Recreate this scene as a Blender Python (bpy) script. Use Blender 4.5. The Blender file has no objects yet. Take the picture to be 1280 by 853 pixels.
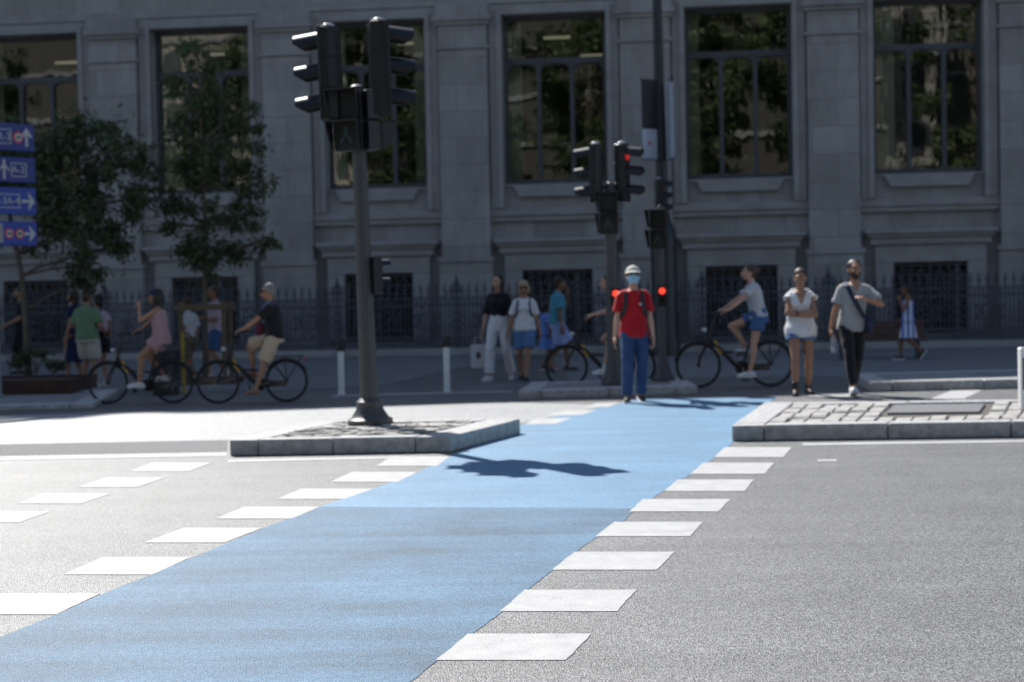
import bpy, bmesh, math, random
import numpy as np
from mathutils import Vector, Matrix, noise
R = math.radians
rnd = random.Random(7)
scene = bpy.context.scene
COL = scene.collection

# ------------------------------------------------------------------ camera, sky, sun, exposure
FPX, HOR, ROLL, CAM_H = 1955.6, 362.0, math.atan(.02), 1.45
TILT = math.atan((426.5 - HOR) * math.cos(ROLL) / FPX)
FWD = Vector((0, math.cos(TILT), -math.sin(TILT)))
UP0 = Vector((0, math.sin(TILT), math.cos(TILT)))
CX = Vector((1, 0, 0)) * math.cos(ROLL) - UP0 * math.sin(ROLL)
CY = Vector((1, 0, 0)) * math.sin(ROLL) + UP0 * math.cos(ROLL)
cam = bpy.data.cameras.new('camera')
cam.sensor_width = 36.0
cam.lens = FPX / 1280 * 36.0
cam.clip_start, cam.clip_end = .1, 1500
cam.dof.use_dof = True
cam.dof.focus_distance = 7.0
cam.dof.aperture_fstop = 2.6
cam_o = bpy.data.objects.new('camera', cam)
COL.objects.link(cam_o)
cam_o.matrix_world = Matrix(((CX.x, CY.x, -FWD.x, 0), (CX.y, CY.y, -FWD.y, 0), (CX.z, CY.z, -FWD.z, CAM_H), (0, 0, 0, 1)))
scene.camera = cam_o

SUN_AZ, SUN_EL = R(-29), R(47)
SUN_DIR = Vector((math.sin(SUN_AZ) * math.cos(SUN_EL), math.cos(SUN_AZ) * math.cos(SUN_EL), math.sin(SUN_EL)))
world = bpy.data.worlds.new('World')
scene.world = world
world.use_nodes = True
wn = world.node_tree
sky = wn.nodes.new('ShaderNodeTexSky')
sky.sky_type = 'NISHITA'
sky.sun_disc = False
sky.sun_elevation = SUN_EL
sky.sun_rotation = SUN_AZ
sky.air_density, sky.dust_density, sky.ozone_density = 1.0, .6, 1.0
bg = wn.nodes['Background']
bg.inputs['Strength'].default_value = .1
wn.links.new(sky.outputs[0], bg.inputs['Color'])
sun = bpy.data.lights.new('sun', 'SUN')
sun.energy = 5.0
sun.angle = R(.53)
sun.color = (1, .975, .94)
sun_o = bpy.data.objects.new('sun', sun)
COL.objects.link(sun_o)
sun_o.rotation_euler = (-SUN_DIR).to_track_quat('-Z', 'Y').to_euler()
sun_o.location = SUN_DIR * 80
scene.view_settings.view_transform = 'Standard'
scene.view_settings.look = 'None'
scene.view_settings.exposure = .58
scene.view_settings.gamma = 1
scene.view_settings.use_curve_mapping = False
scene.cycles.use_denoising = True
scene.cycles.max_bounces = 8
scene.cycles.transparent_max_bounces = 16


def at(x, y, z=0.0):
    """Point of the horizontal plane at height z seen at this place of the photograph."""
    d = (x - 640) * CX + (426.5 - y) * CY + FPX * FWD
    k = (z - CAM_H) / d.z
    return Vector((d.x * k, d.y * k, z))


# ------------------------------------------------------------------ object helpers
TMP = bpy.data.scenes.new('bench_for_remeshing')
TMP.view_layers[0].update()


def empty(name, loc=(0, 0, 0), rz=0.0, parent=None, s=1.0):
    o = bpy.data.objects.new(name, None)
    COL.objects.link(o)
    o.location = loc
    o.rotation_euler = (0, 0, rz)
    o.scale = (s, s, s)
    o.empty_display_size = .1
    if parent: o.parent = parent
    return o


def tag(o, label=None, cat=None, group=None, kind=None):
    if label: o['label'] = label
    if cat: o['category'] = cat
    if group: o['group'] = group
    if kind: o['kind'] = kind
    return o


def copy_tree(o, parent=None):
    c = o.copy()
    COL.objects.link(c)
    c.parent = parent
    for ch in list(o.children):
        copy_tree(ch, c)
    return c


def frame(d):
    d = Vector(d).normalized()
    a = Vector((0, 0, 1)) if abs(d.z) < .95 else Vector((0, 1, 0))
    x = d.cross(a).normalized()
    return x, d.cross(x).normalized() * -1, d


class MB:
    def __init__(self):
        self.v, self.f, self.m = [], [], []

    def add(self, vs, fs, m=0):
        b = len(self.v)
        self.v += [tuple(p) for p in vs]
        self.f += [tuple(i + b for i in f) for f in fs]
        self.m += [m] * len(fs)

    def box(self, c, s, rz=0.0, m=0, rot=None):
        hx, hy, hz = s[0] / 2, s[1] / 2, s[2] / 2
        M = rot if rot is not None else Matrix.Rotation(rz, 3, 'Z')
        c = Vector(c)
        vs = [c + M @ Vector((x * hx, y * hy, z * hz)) for x in (-1, 1) for y in (-1, 1) for z in (-1, 1)]
        self.add(vs, [(0, 1, 3, 2), (4, 6, 7, 5), (0, 4, 5, 1), (2, 3, 7, 6), (0, 2, 6, 4), (1, 5, 7, 3)], m)

    def span(self, a, b, m=0):
        self.box([(a[i] + b[i]) / 2 for i in range(3)], [abs(b[i] - a[i]) for i in range(3)], m=m)

    def loft(self, rings, m=0, caps=True, closed=False):
        n = len(rings[0])
        vs = [p for r in rings for p in r]
        fs = []
        k = len(rings)
        for i in range(k if closed else k - 1):
            j = (i + 1) % k
            for a in range(n):
                b = (a + 1) % n
                fs.append((i * n + a, i * n + b, j * n + b, j * n + a))
        if caps and not closed:
            fs.append(tuple(reversed(range(n))))
            fs.append(tuple((k - 1) * n + a for a in range(n)))
        self.add(vs, fs, m)

    def tube(self, pts, rad, n=10, m=0, caps=True, closed=False):
        pts = [Vector(p) for p in pts]
        if not hasattr(rad, '__len__'): rad = [rad] * len(pts)
        rings = []
        px = None
        for i, p in enumerate(pts):
            if closed:
                d = pts[(i + 1) % len(pts)] - pts[i - 1]
            else:
                d = pts[min(i + 1, len(pts) - 1)] - pts[max(i - 1, 0)]
            x, y, d = frame(d)
            if px is not None:
                x = (px - d * px.dot(d))
                x = x.normalized() if x.length > 1e-6 else frame(d)[0]
                y = d.cross(x)
            else:
                y = d.cross(x)
            px = x
            rings.append([p + (x * math.cos(t) + y * math.sin(t)) * rad[i] for t in [2 * math.pi * k / n for k in range(n)]])
        self.loft(rings, m, caps, closed)

    def cone(self, a, b, r0, r1, n=12, m=0):
        """Tapered limb with round ends."""
        a, b = Vector(a), Vector(b)
        d = (b - a)
        if d.length < 1e-5: d = Vector((0, 0, 1e-4))
        d = d.normalized()
        pts, rr = [], []
        for t in (80, 50, 25):
            pts.append(a - d * r0 * math.sin(R(t))); rr.append(r0 * math.cos(R(t)))
        pts += [a, b]; rr += [r0, r1]
        for t in (25, 50, 80):
            pts.append(b + d * r1 * math.sin(R(t))); rr.append(r1 * math.cos(R(t)))
        x, y, _ = frame(d)
        self.loft([[p + (x * math.cos(2 * math.pi * k / n) + y * math.sin(2 * math.pi * k / n)) * r for k in range(n)] for p, r in zip(pts, rr)], m)

    def ell(self, c, r, rot=None, nu=14, nv=9, m=0):
        c = Vector(c)
        rings = []
        for j in range(nv):
            ph = math.pi * (j + .35) / (nv - .3) - math.pi / 2
            ring = []
            for i in range(nu):
                th = 2 * math.pi * i / nu
                p = Vector((r[0] * math.cos(ph) * math.cos(th), r[1] * math.cos(ph) * math.sin(th), r[2] * math.sin(ph)))
                ring.append(c + (rot @ p if rot is not None else p))
            rings.append(ring)
        self.loft(rings, m)

    def lathe(self, prof, c=(0, 0, 0), n=20, m=0, flute=0.0, nf=0):
        c = Vector(c)
        rings = []
        for r, z in prof:
            ring = []
            for i in range(n):
                rr = r
                if flute and i % 2: rr = r * (1 - flute)
                ring.append(c + Vector((rr * math.cos(2 * math.pi * i / n), rr * math.sin(2 * math.pi * i / n), z)))
            rings.append(ring)
        self.loft(rings, m)

    def prism(self, poly, z0, z1, m=0):
        n = len(poly)
        area = sum(poly[i][0] * poly[(i + 1) % n][1] - poly[(i + 1) % n][0] * poly[i][1] for i in range(n))
        if area < 0: poly = list(reversed(poly))
        self.loft([[Vector((p[0], p[1], z0)) for p in poly], [Vector((p[0], p[1], z1)) for p in poly]], m)

    def prism_y(self, poly, y0, y1, m=0):
        """Outline in x,z pushed through y."""
        n = len(poly)
        area = sum(poly[i][0] * poly[(i + 1) % n][1] - poly[(i + 1) % n][0] * poly[i][1] for i in range(n))
        if area < 0: poly = list(reversed(poly))
        self.loft([[Vector((p[0], y1, p[1])) for p in poly], [Vector((p[0], y0, p[1])) for p in poly]], m)

    def ring(self, c, rad, r, axis=(0, 1, 0), n=24, k=6, m=0, a0=0, a1=360):
        x, y, d = frame(axis)
        c = Vector(c)
        full = abs(a1 - a0) >= 360
        cnt = n if full else n + 1
        pts = [c + (x * math.cos(R(a0 + (a1 - a0) * i / n)) + y * math.sin(R(a0 + (a1 - a0) * i / n))) * rad for i in range(cnt)]
        self.tube(pts, r, k, m, True, full)

    def mesh(self, name):
        me = bpy.data.meshes.new(name)
        me.from_pydata(self.v, [], self.f)
        me.update()
        return me

    def build(self, name, mats, parent=None, smooth=False, bevel=0.0, loc=None, rz=None, seg=1):
        me = self.mesh(name)
        mats = mats if isinstance(mats, (list, tuple)) else [mats]
        for q in mats: me.materials.append(q)
        if len(mats) > 1: me.polygons.foreach_set('material_index', self.m)
        bm = bmesh.new(); bm.from_mesh(me)
        bmesh.ops.recalc_face_normals(bm, faces=bm.faces)
        if bevel:
            es = [e for e in bm.edges if len(e.link_faces) == 2 and e.calc_face_angle(0) > R(28)]
            bmesh.ops.bevel(bm, geom=es, offset=bevel, segments=seg, affect='EDGES', profile=.5, clamp_overlap=True)
        bm.to_mesh(me); bm.free()
        if smooth:
            me.polygons.foreach_set('use_smooth', [True] * len(me.polygons))
            if smooth == 'auto':
                try: me.set_sharp_from_angle(angle=R(38))
                except Exception: pass
        o = bpy.data.objects.new(name, me)
        COL.objects.link(o)
        if parent: o.parent = parent
        if loc is not None: o.location = loc
        if rz is not None: o.rotation_euler = (0, 0, rz)
        return o

    def fuse(self, name, mats, parent=None, voxel=.01, smooth=2, fold=0.0, paint=None, seed=0):
        """Melt the overlapping limbs collected here into ONE continuous surface."""
        me = self.mesh(name + '_raw')
        bm = bmesh.new(); bm.from_mesh(me); bmesh.ops.recalc_face_normals(bm, faces=bm.faces); bm.to_mesh(me); bm.free()
        o = bpy.data.objects.new('raw', me)
        TMP.collection.objects.link(o)
        md = o.modifiers.new('r', 'REMESH'); md.mode = 'VOXEL'; md.voxel_size = voxel; md.adaptivity = 0
        if smooth:
            sm = o.modifiers.new('s', 'SMOOTH'); sm.factor = .5; sm.iterations = smooth
        TMP.view_layers[0].update(); dg = TMP.view_layers[0].depsgraph
        dg.update()
        out = bpy.data.meshes.new_from_object(o.evaluated_get(dg), depsgraph=dg)
        out.name = name
        bpy.data.objects.remove(o); bpy.data.meshes.remove(me)
        mats = mats if isinstance(mats, (list, tuple)) else [mats]
        out.materials.clear()
        for q in mats: out.materials.append(q)
        if fold:
            n = len(out.vertices)
            co = np.empty(n * 3); no = np.empty(n * 3)
            out.vertices.foreach_get('co', co); out.vertices.foreach_get('normal', no)
            co = co.reshape(-1, 3); no = no.reshape(-1, 3)
            a = np.array([noise.noise(Vector((p[0] * 13 + seed, p[1] * 13, p[2] * 9 + p[0] * 9))) * .65 + noise.noise(Vector((p[0] * 31, p[1] * 31 + seed, p[2] * 19))) * .35 for p in co])
            co = co + no * (a * fold)[:, None]
            out.vertices.foreach_set('co', co.ravel())
            out.update()
        if paint:
            for p in out.polygons:
                p.material_index = paint(p.center)
        out.polygons.foreach_set('use_smooth', [True] * len(out.polygons))
        ob = bpy.data.objects.new(name, out)
        COL.objects.link(ob)
        if parent: ob.parent = parent
        return ob


# ------------------------------------------------------------------ materials
def mat(name, col, rough=.6, var=.0, vscale=8.0, bump=0.0, bscale=60.0, metal=0.0, spec=.5, col2=None, coat=0.0, sheen=0.0, stretch=None):
    m = bpy.data.materials.new(name)
    m.use_nodes = True
    nt = m.node_tree
    b = nt.nodes['Principled BSDF']
    b.inputs['Base Color'].default_value = (*col, 1)
    b.inputs['Roughness'].default_value = rough
    b.inputs['Metallic'].default_value = metal
    b.inputs['Specular IOR Level'].default_value = spec
    b.inputs['Coat Weight'].default_value = coat
    b.inputs['Sheen Weight'].default_value = sheen
    tc = nt.nodes.new('ShaderNodeTexCoord')
    src = tc.outputs['Object']
    if stretch:
        mp = nt.nodes.new('ShaderNodeMapping'); mp.inputs['Scale'].default_value = stretch
        nt.links.new(src, mp.inputs[0]); src = mp.outputs[0]
    if var or col2:
        n = nt.nodes.new('ShaderNodeTexNoise')
        n.inputs['Scale'].default_value = vscale; n.inputs['Detail'].default_value = 6; n.inputs['Roughness'].default_value = .65
        nt.links.new(src, n.inputs['Vector'])
        r = nt.nodes.new('ShaderNodeValToRGB')
        c2 = col2 or tuple(c * (1 + var) for c in col)
        c1 = col if col2 else tuple(c * (1 - var) for c in col)
        r.color_ramp.elements[0].position, r.color_ramp.elements[1].position = .32, .68
        r.color_ramp.elements[0].color = (*c1, 1); r.color_ramp.elements[1].color = (*c2, 1)
        nt.links.new(n.outputs['Fac'], r.inputs[0])
        nt.links.new(r.outputs[0], b.inputs['Base Color'])
    if bump:
        n2 = nt.nodes.new('ShaderNodeTexNoise')
        n2.inputs['Scale'].default_value = bscale; n2.inputs['Detail'].default_value = 4
        nt.links.new(src, n2.inputs['Vector'])
        bp = nt.nodes.new('ShaderNodeBump'); bp.inputs['Strength'].default_value = bump; bp.inputs['Distance'].default_value = .01
        nt.links.new(n2.outputs['Fac'], bp.inputs['Height'])
        nt.links.new(bp.outputs[0], b.inputs['Normal'])
    return m


def glow(name, col, strength):
    m = mat(name, col, .4)
    b = m.node_tree.nodes['Principled BSDF']
    b.inputs['Emission Color'].default_value = (*col, 1)
    b.inputs['Emission Strength'].default_value = strength
    return m


def cloth(name, col, var=.12):
    return mat(name, col, .85, var, 14, .35, 420, sheen=.15, spec=.2)


def asphalt(name, dark, lite, rough=.62, spec=.5, grain=95.0, streak=.16, tint=None):
    """Rolled aggregate: light and dark chippings, faint wheel tracks along the road."""
    m = bpy.data.materials.new(name)
    m.use_nodes = True
    nt = m.node_tree; L = nt.links
    b = nt.nodes['Principled BSDF']
    b.inputs['Roughness'].default_value = rough
    b.inputs['Specular IOR Level'].default_value = spec
    tc = nt.nodes.new('ShaderNodeTexCoord')
    vo = nt.nodes.new('ShaderNodeTexVoronoi'); vo.inputs['Scale'].default_value = grain
    L.new(tc.outputs['Object'], vo.inputs['Vector'])
    sep = nt.nodes.new('ShaderNodeSeparateColor'); L.new(vo.outputs['Color'], sep.inputs[0])
    r = nt.nodes.new('ShaderNodeValToRGB')
    e = r.color_ramp.elements
    e[0].position, e[0].color = .12, (*dark, 1)
    e[1].position, e[1].color = .95, (*lite, 1)
    q = e.new(.6); q.color = (*[(d * .55 + l * .45) for d, l in zip(dark, lite)], 1)
    L.new(sep.outputs[0], r.inputs[0])
    mp = nt.nodes.new('ShaderNodeMapping'); mp.inputs['Scale'].default_value = (.12, 1.7, 1)
    L.new(tc.outputs['Object'], mp.inputs[0])
    n = nt.nodes.new('ShaderNodeTexNoise'); n.inputs['Scale'].default_value = 1.6; n.inputs['Detail'].default_value = 7; n.inputs['Roughness'].default_value = .6
    L.new(mp.outputs[0], n.inputs['Vector'])
    n3 = nt.nodes.new('ShaderNodeTexNoise'); n3.inputs['Scale'].default_value = .9; n3.inputs['Detail'].default_value = 8; n3.inputs['Roughness'].default_value = .7
    L.new(tc.outputs['Object'], n3.inputs['Vector'])
    ad = nt.nodes.new('ShaderNodeMath'); ad.operation = 'ADD'
    L.new(n.outputs['Fac'], ad.inputs[0]); L.new(n3.outputs['Fac'], ad.inputs[1])
    mr = nt.nodes.new('ShaderNodeMapRange')
    mr.inputs[1].default_value, mr.inputs[2].default_value = .7, 1.3
    mr.inputs[3].default_value, mr.inputs[4].default_value = 1 - streak, 1 + streak
    L.new(ad.outputs[0], mr.inputs[0])
    mx = nt.nodes.new('ShaderNodeMixRGB'); mx.blend_type = 'MULTIPLY'; mx.inputs[0].default_value = 1
    L.new(r.outputs[0], mx.inputs[1]); L.new(mr.outputs[0], mx.inputs[2])
    L.new(mx.outputs[0], b.inputs['Base Color'])
    bp = nt.nodes.new('ShaderNodeBump'); bp.inputs['Strength'].default_value = .8; bp.inputs['Distance'].default_value = .004
    L.new(vo.outputs['Distance'], bp.inputs['Height']); L.new(bp.outputs[0], b.inputs['Normal'])
    return m


def stone_wall(name, col, bw=1.15, rh=.62, joint=.014, dark=.76):
    m = mat(name, col, .8, .0)
    nt = m.node_tree; L = nt.links
    b = nt.nodes['Principled BSDF']
    tc = nt.nodes.new('ShaderNodeTexCoord')
    sp = nt.nodes.new('ShaderNodeSeparateXYZ'); L.new(tc.outputs['Object'], sp.inputs[0])
    cb = nt.nodes.new('ShaderNodeCombineXYZ'); L.new(sp.outputs['X'], cb.inputs[0]); L.new(sp.outputs['Z'], cb.inputs[1])
    br = nt.nodes.new('ShaderNodeTexBrick')
    br.inputs['Scale'].default_value = 1; br.inputs['Mortar Size'].default_value = joint; br.inputs['Mortar Smooth'].default_value = .3
    br.inputs['Brick Width'].default_value = bw; br.inputs['Row Height'].default_value = rh
    br.inputs['Color1'].default_value = (*[c * .88 for c in col], 1); br.inputs['Color2'].default_value = (*[c * 1.11 for c in col], 1)
    br.inputs['Mortar'].default_value = (*[c * dark for c in col], 1)
    L.new(cb.outputs[0], br.inputs['Vector'])
    n = nt.nodes.new('ShaderNodeTexNoise'); n.inputs['Scale'].default_value = 1.5; n.inputs['Detail'].default_value = 9; n.inputs['Roughness'].default_value = .72
    mp = nt.nodes.new('ShaderNodeMapping'); mp.inputs['Scale'].default_value = (1, 1, .4)
    L.new(tc.outputs['Object'], mp.inputs[0]); L.new(mp.outputs[0], n.inputs['Vector'])
    mr = nt.nodes.new('ShaderNodeMapRange'); mr.inputs[1].default_value, mr.inputs[2].default_value = .3, .7; mr.inputs[3].default_value, mr.inputs[4].default_value = .78, 1.2
    L.new(n.outputs['Fac'], mr.inputs[0])
    mx = nt.nodes.new('ShaderNodeMixRGB'); mx.blend_type = 'MULTIPLY'; mx.inputs[0].default_value = 1
    L.new(br.outputs['Color'], mx.inputs[1]); L.new(mr.outputs[0], mx.inputs[2])
    L.new(mx.outputs[0], b.inputs['Base Color'])
    n2 = nt.nodes.new('ShaderNodeTexNoise'); n2.inputs['Scale'].default_value = 55; n2.inputs['Detail'].default_value = 3
    L.new(tc.outputs['Object'], n2.inputs['Vector'])
    bp = nt.nodes.new('ShaderNodeBump'); bp.inputs['Strength'].default_value = .25; bp.inputs['Distance'].default_value = .01
    L.new(n2.outputs['Fac'], bp.inputs['Height']); L.new(bp.outputs[0], b.inputs['Normal'])
    return m


def pane_material(name, refl=.11, tint=(.8, .84, .8)):
    m = bpy.data.materials.new(name)
    m.use_nodes = True
    nt = m.node_tree; L = nt.links
    for n in list(nt.nodes):
        if n.type != 'OUTPUT_MATERIAL': nt.nodes.remove(n)
    out = [n for n in nt.nodes if n.type == 'OUTPUT_MATERIAL'][0]
    tr = nt.nodes.new('ShaderNodeBsdfTransparent'); tr.inputs[0].default_value = (*tint, 1)
    gl = nt.nodes.new('ShaderNodeBsdfGlossy'); gl.inputs['Roughness'].default_value = .0
    tc = nt.nodes.new('ShaderNodeTexCoord')
    n = nt.nodes.new('ShaderNodeTexNoise'); n.inputs['Scale'].default_value = 1.5; n.inputs['Detail'].default_value = 2
    mp = nt.nodes.new('ShaderNodeMapping'); mp.inputs['Scale'].default_value = (1.4, 1, .45)
    L.new(tc.outputs['Object'], mp.inputs[0]); L.new(mp.outputs[0], n.inputs['Vector'])
    bp = nt.nodes.new('ShaderNodeBump'); bp.inputs['Strength'].default_value = .10; bp.inputs['Distance'].default_value = .022
    L.new(n.outputs['Fac'], bp.inputs['Height']); L.new(bp.outputs[0], gl.inputs['Normal'])
    fr = nt.nodes.new('ShaderNodeFresnel'); fr.inputs[0].default_value = 1.5
    ad = nt.nodes.new('ShaderNodeMath'); ad.operation = 'ADD'; ad.inputs[1].default_value = refl - .04
    L.new(fr.outputs[0], ad.inputs[0])
    mx = nt.nodes.new('ShaderNodeMixShader')
    L.new(ad.outputs[0], mx.inputs[0]); L.new(tr.outputs[0], mx.inputs[1]); L.new(gl.outputs[0], mx.inputs[2])
    L.new(mx.outputs[0], out.inputs[0])
    return m


def leaf_material(name, c1, c2):
    m = mat(name, c1, .5, spec=.4)
    nt = m.node_tree; L = nt.links
    b = nt.nodes['Principled BSDF']
    g = nt.nodes.new('ShaderNodeNewGeometry')
    r = nt.nodes.new('ShaderNodeValToRGB')
    r.color_ramp.elements[0].color = (*c1, 1); r.color_ramp.elements[1].color = (*c2, 1)
    L.new(g.outputs['Random Per Island'], r.inputs[0]); L.new(r.outputs[0], b.inputs['Base Color'])
    t = nt.nodes.new('ShaderNodeBsdfTranslucent'); L.new(r.outputs[0], t.inputs[0])
    mx = nt.nodes.new('ShaderNodeMixShader'); mx.inputs[0].default_value = .35
    out = [n for n in nt.nodes if n.type == 'OUTPUT_MATERIAL'][0]
    L.new(b.outputs[0], mx.inputs[1]); L.new(t.outputs[0], mx.inputs[2]); L.new(mx.outputs[0], out.inputs[0])
    return m


M = dict(
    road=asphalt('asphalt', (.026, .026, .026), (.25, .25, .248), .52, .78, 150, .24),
    far_road_glare=asphalt('asphalt_far_sunlit', (.17, .17, .17), (.52, .52, .51), .52, .6, 110, .1),
    blue=asphalt('blue_coating', (.038, .092, .155), (.100, .208, .306), .60, .45, 150, .42),
    blue_new=asphalt('blue_coating_newer', (.075, .172, .292), (.155, .315, .45), .54, .5, 150, .2),
    paint=mat('road_paint', (.41, .405, .395), .62, .12, 7, .35, 160),
    paving=stone_wall('paving_slabs', (.235, .235, .235)),
    kerb=mat('granite_kerb', (.40, .395, .385), .62, .3, 14, .4, 200),
    cobble=mat('granite_setts', (.345, .33, .305), .7, .28, 9, .4, 90),
    grit=mat('joint_grit', (.10, .09, .08), .9, .3, 60, .5, 200),
    iron_cover=mat('cast_iron_cover', (.16, .16, .165), .6, .15, 30, .4, 140),
    stone=stone_wall('granite_ashlar', (.318, .308, .298)),
    stone_plain=mat('dressed_granite', (.322, .312, .302), .8, .14, 2.2, .2, 60),
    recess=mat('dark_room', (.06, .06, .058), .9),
    bronze=mat('bronze_window_frame', (.075, .077, .083), .5, .2, 6),
    pane=pane_material('window_pane', .095),
    curtain=mat('pale_curtain', (.62, .60, .52), .9, .12, 3, .4, 30, stretch=(6, 6, .3)),
    tube_light=glow('lit_ceiling_lamp', (1, .9, .7), .17),
    wrought=mat('wrought_iron', (.065, .07, .085), .5, .2, 12),
    pole=mat('grey_signal_paint', (.058, .057, .057), .45, .12, 9, .08, 80),
    dark_pole=mat('dark_column_paint', (.022, .023, .027), .42, .2, 7),
    housing=mat('black_signal_plastic', (.010, .010, .012), .42, .2, 6),
    cap=mat('pale_cap', (.5, .5, .5), .3),
    lens=mat('unlit_lens', (.007, .008, .008), .5),
    lens_red_dark=mat('unlit_red_lens', (.25, .02, .015), .25),
    red_lamp=glow('lit_red_lens', (1, .06, .03), 1.0),
    red_dim=glow('dim_red_lens', (.8, .02, .015), .28),
    teal=mat('faint_pictogram', (.035, .08, .085), .5),
    white=mat('white_paint', (.78, .78, .76), .5, .05, 6),
    black=mat('black_rubber', (.018, .018, .018), .6, .1, 20),
    sign_blue=mat('sign_blue', (.003, .014, .19), .35),
    sign_white=mat('sign_white', (.45, .45, .46), .4),
    sign_red=mat('sign_red', (.55, .03, .03), .4),
    sign_back=mat('sign_back_grey', (.3, .3, .3), .5),
    wood=mat('slatted_timber', (.10, .045, .025), .6, .25, 5, .3, 60, stretch=(1, 8, 8)),
    stake=mat('treated_stake', (.15, .105, .06), .8, .25, 6, .4, 50, stretch=(8, 8, 1)),
    corten=mat('rusted_steel', (.07, .035, .024), .8, .35, 7, .3, 60),
    bark=mat('bark', (.13, .105, .08), .9, .3, 14, .8, 40, stretch=(1, 1, .3)),
    leaf=leaf_material('leaf_green', (.05, .082, .036), (.125, .165, .08)),
    leaf2=leaf_material('leaf_plane', (.07, .11, .04), (.19, .23, .10)),
    soil=mat('soil', (.05, .04, .03), .95, .3, 20),
    bike=mat('black_bike_frame', (.015, .015, .017), .35, .1, 10),
    steel=mat('bike_steel', (.45, .45, .46), .35, metal=.9),
    yellow=mat('yellow_panel', (.60, .33, .01), .45, .1, 6),
    skin=mat('skin_light', (.50, .30, .215), .55, .08, 12, spec=.35),
    skin_tan=mat('skin_tanned', (.36, .195, .125), .55, .08, 12, spec=.35),
    skin_dark=mat('skin_brown', (.22, .115, .07), .55, .08, 12, spec=.35),
    eye=mat('eye_dark', (.02, .015, .012), .3),
    lip=mat('lip', (.32, .12, .10), .5),
    hair_dark=mat('hair_dark', (.016, .012, .010), .45, .3, 40, .6, 90, stretch=(1, 1, .2)),
    hair_brown=mat('hair_brown', (.055, .033, .02), .5, .3, 40, .6, 90, stretch=(1, 1, .2)),
    hair_blond=mat('hair_blond', (.36, .27, .16), .5, .25, 40, .6, 90, stretch=(1, 1, .2)),
    hair_grey=mat('hair_grey', (.20, .19, .18), .5, .25, 40, .6, 90, stretch=(1, 1, .2)),
)
# ------------------------------------------------------------------ ground, roads, paint
def sheet(name, pts, z, m, parent=None, div=False):
    me = bpy.data.meshes.new(name)
    me.from_pydata([(p[0], p[1], z) for p in pts], [], [tuple(range(len(pts)))])
    me.materials.append(m); me.update()
    if me.polygons[0].normal.z < 0: me.flip_normals()
    o = bpy.data.objects.new(name, me); COL.objects.link(o)
    if parent: o.parent = parent
    return o


def worn_paint():
    m = M['paint']; nt = m.node_tree; L = nt.links
    b = nt.nodes['Principled BSDF']; src = b.inputs['Base Color'].links[0].from_socket
    tc = nt.nodes.new('ShaderNodeTexCoord')
    n = nt.nodes.new('ShaderNodeTexNoise'); n.inputs['Scale'].default_value = 70; n.inputs['Detail'].default_value = 5; n.inputs['Roughness'].default_value = .7
    n2 = nt.nodes.new('ShaderNodeTexNoise'); n2.inputs['Scale'].default_value = 4.5; n2.inputs['Detail'].default_value = 4
    L.new(tc.outputs['Object'], n.inputs[0]); L.new(tc.outputs['Object'], n2.inputs[0])
    ma = nt.nodes.new('ShaderNodeMath'); ma.operation = 'MULTIPLY_ADD'; ma.inputs[1].default_value = .55
    L.new(n2.outputs['Fac'], ma.inputs[0]); L.new(n.outputs['Fac'], ma.inputs[2])
    r = nt.nodes.new('ShaderNodeValToRGB'); r.color_ramp.elements[0].position = .88; r.color_ramp.elements[1].position = .98
    L.new(ma.outputs[0], r.inputs[0])
    mx = nt.nodes.new('ShaderNodeMixRGB'); mx.inputs[2].default_value = (.24, .24, .235, 1)
    L.new(r.outputs[0], mx.inputs[0]); L.new(src, mx.inputs[1]); L.new(mx.outputs[0], b.inputs['Base Color'])


worn_paint()
road = sheet('road', [(-70, -30), (70, -30), (70, 70), (-70, 70)], 0, M['road'])
tag(road, kind='structure')
# the blue cycle crossing: newer, brighter coat beyond the joint, older worn coat on the near half
BL = [at(-330, 920), at(0, 797), at(70, 769), at(126, 744), at(240, 698), at(328, 661), at(400, 634)]
BL2 = [at(400, 634), at(467, 611.5), at(522, 591), at(563, 571), at(652, 531), at(700, 520), at(770, 506), at(800, 499)]
BR = [at(400, 920), at(512, 853), at(545, 828), at(590, 793), at(629, 765), at(660, 738), at(692, 712), at(720, 690), at(748, 671), at(779, 652), at(797, 636)]
BR2 = [at(797, 636), at(833, 612), at(866, 592), at(890, 575), at(913, 557), at(955, 508), at(972, 496.5)]


def rough_edge(pts, amp=.012):
    out = []
    for a, b in zip(pts, pts[1:]):
        for k in range(14):
            t = k / 14
            p = a.lerp(b, t)
            p.x += amp * noise.noise(Vector((p.x * 9, p.y * 9, 3)))
            out.append(p)
    out.append(pts[-1])
    return out


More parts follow.
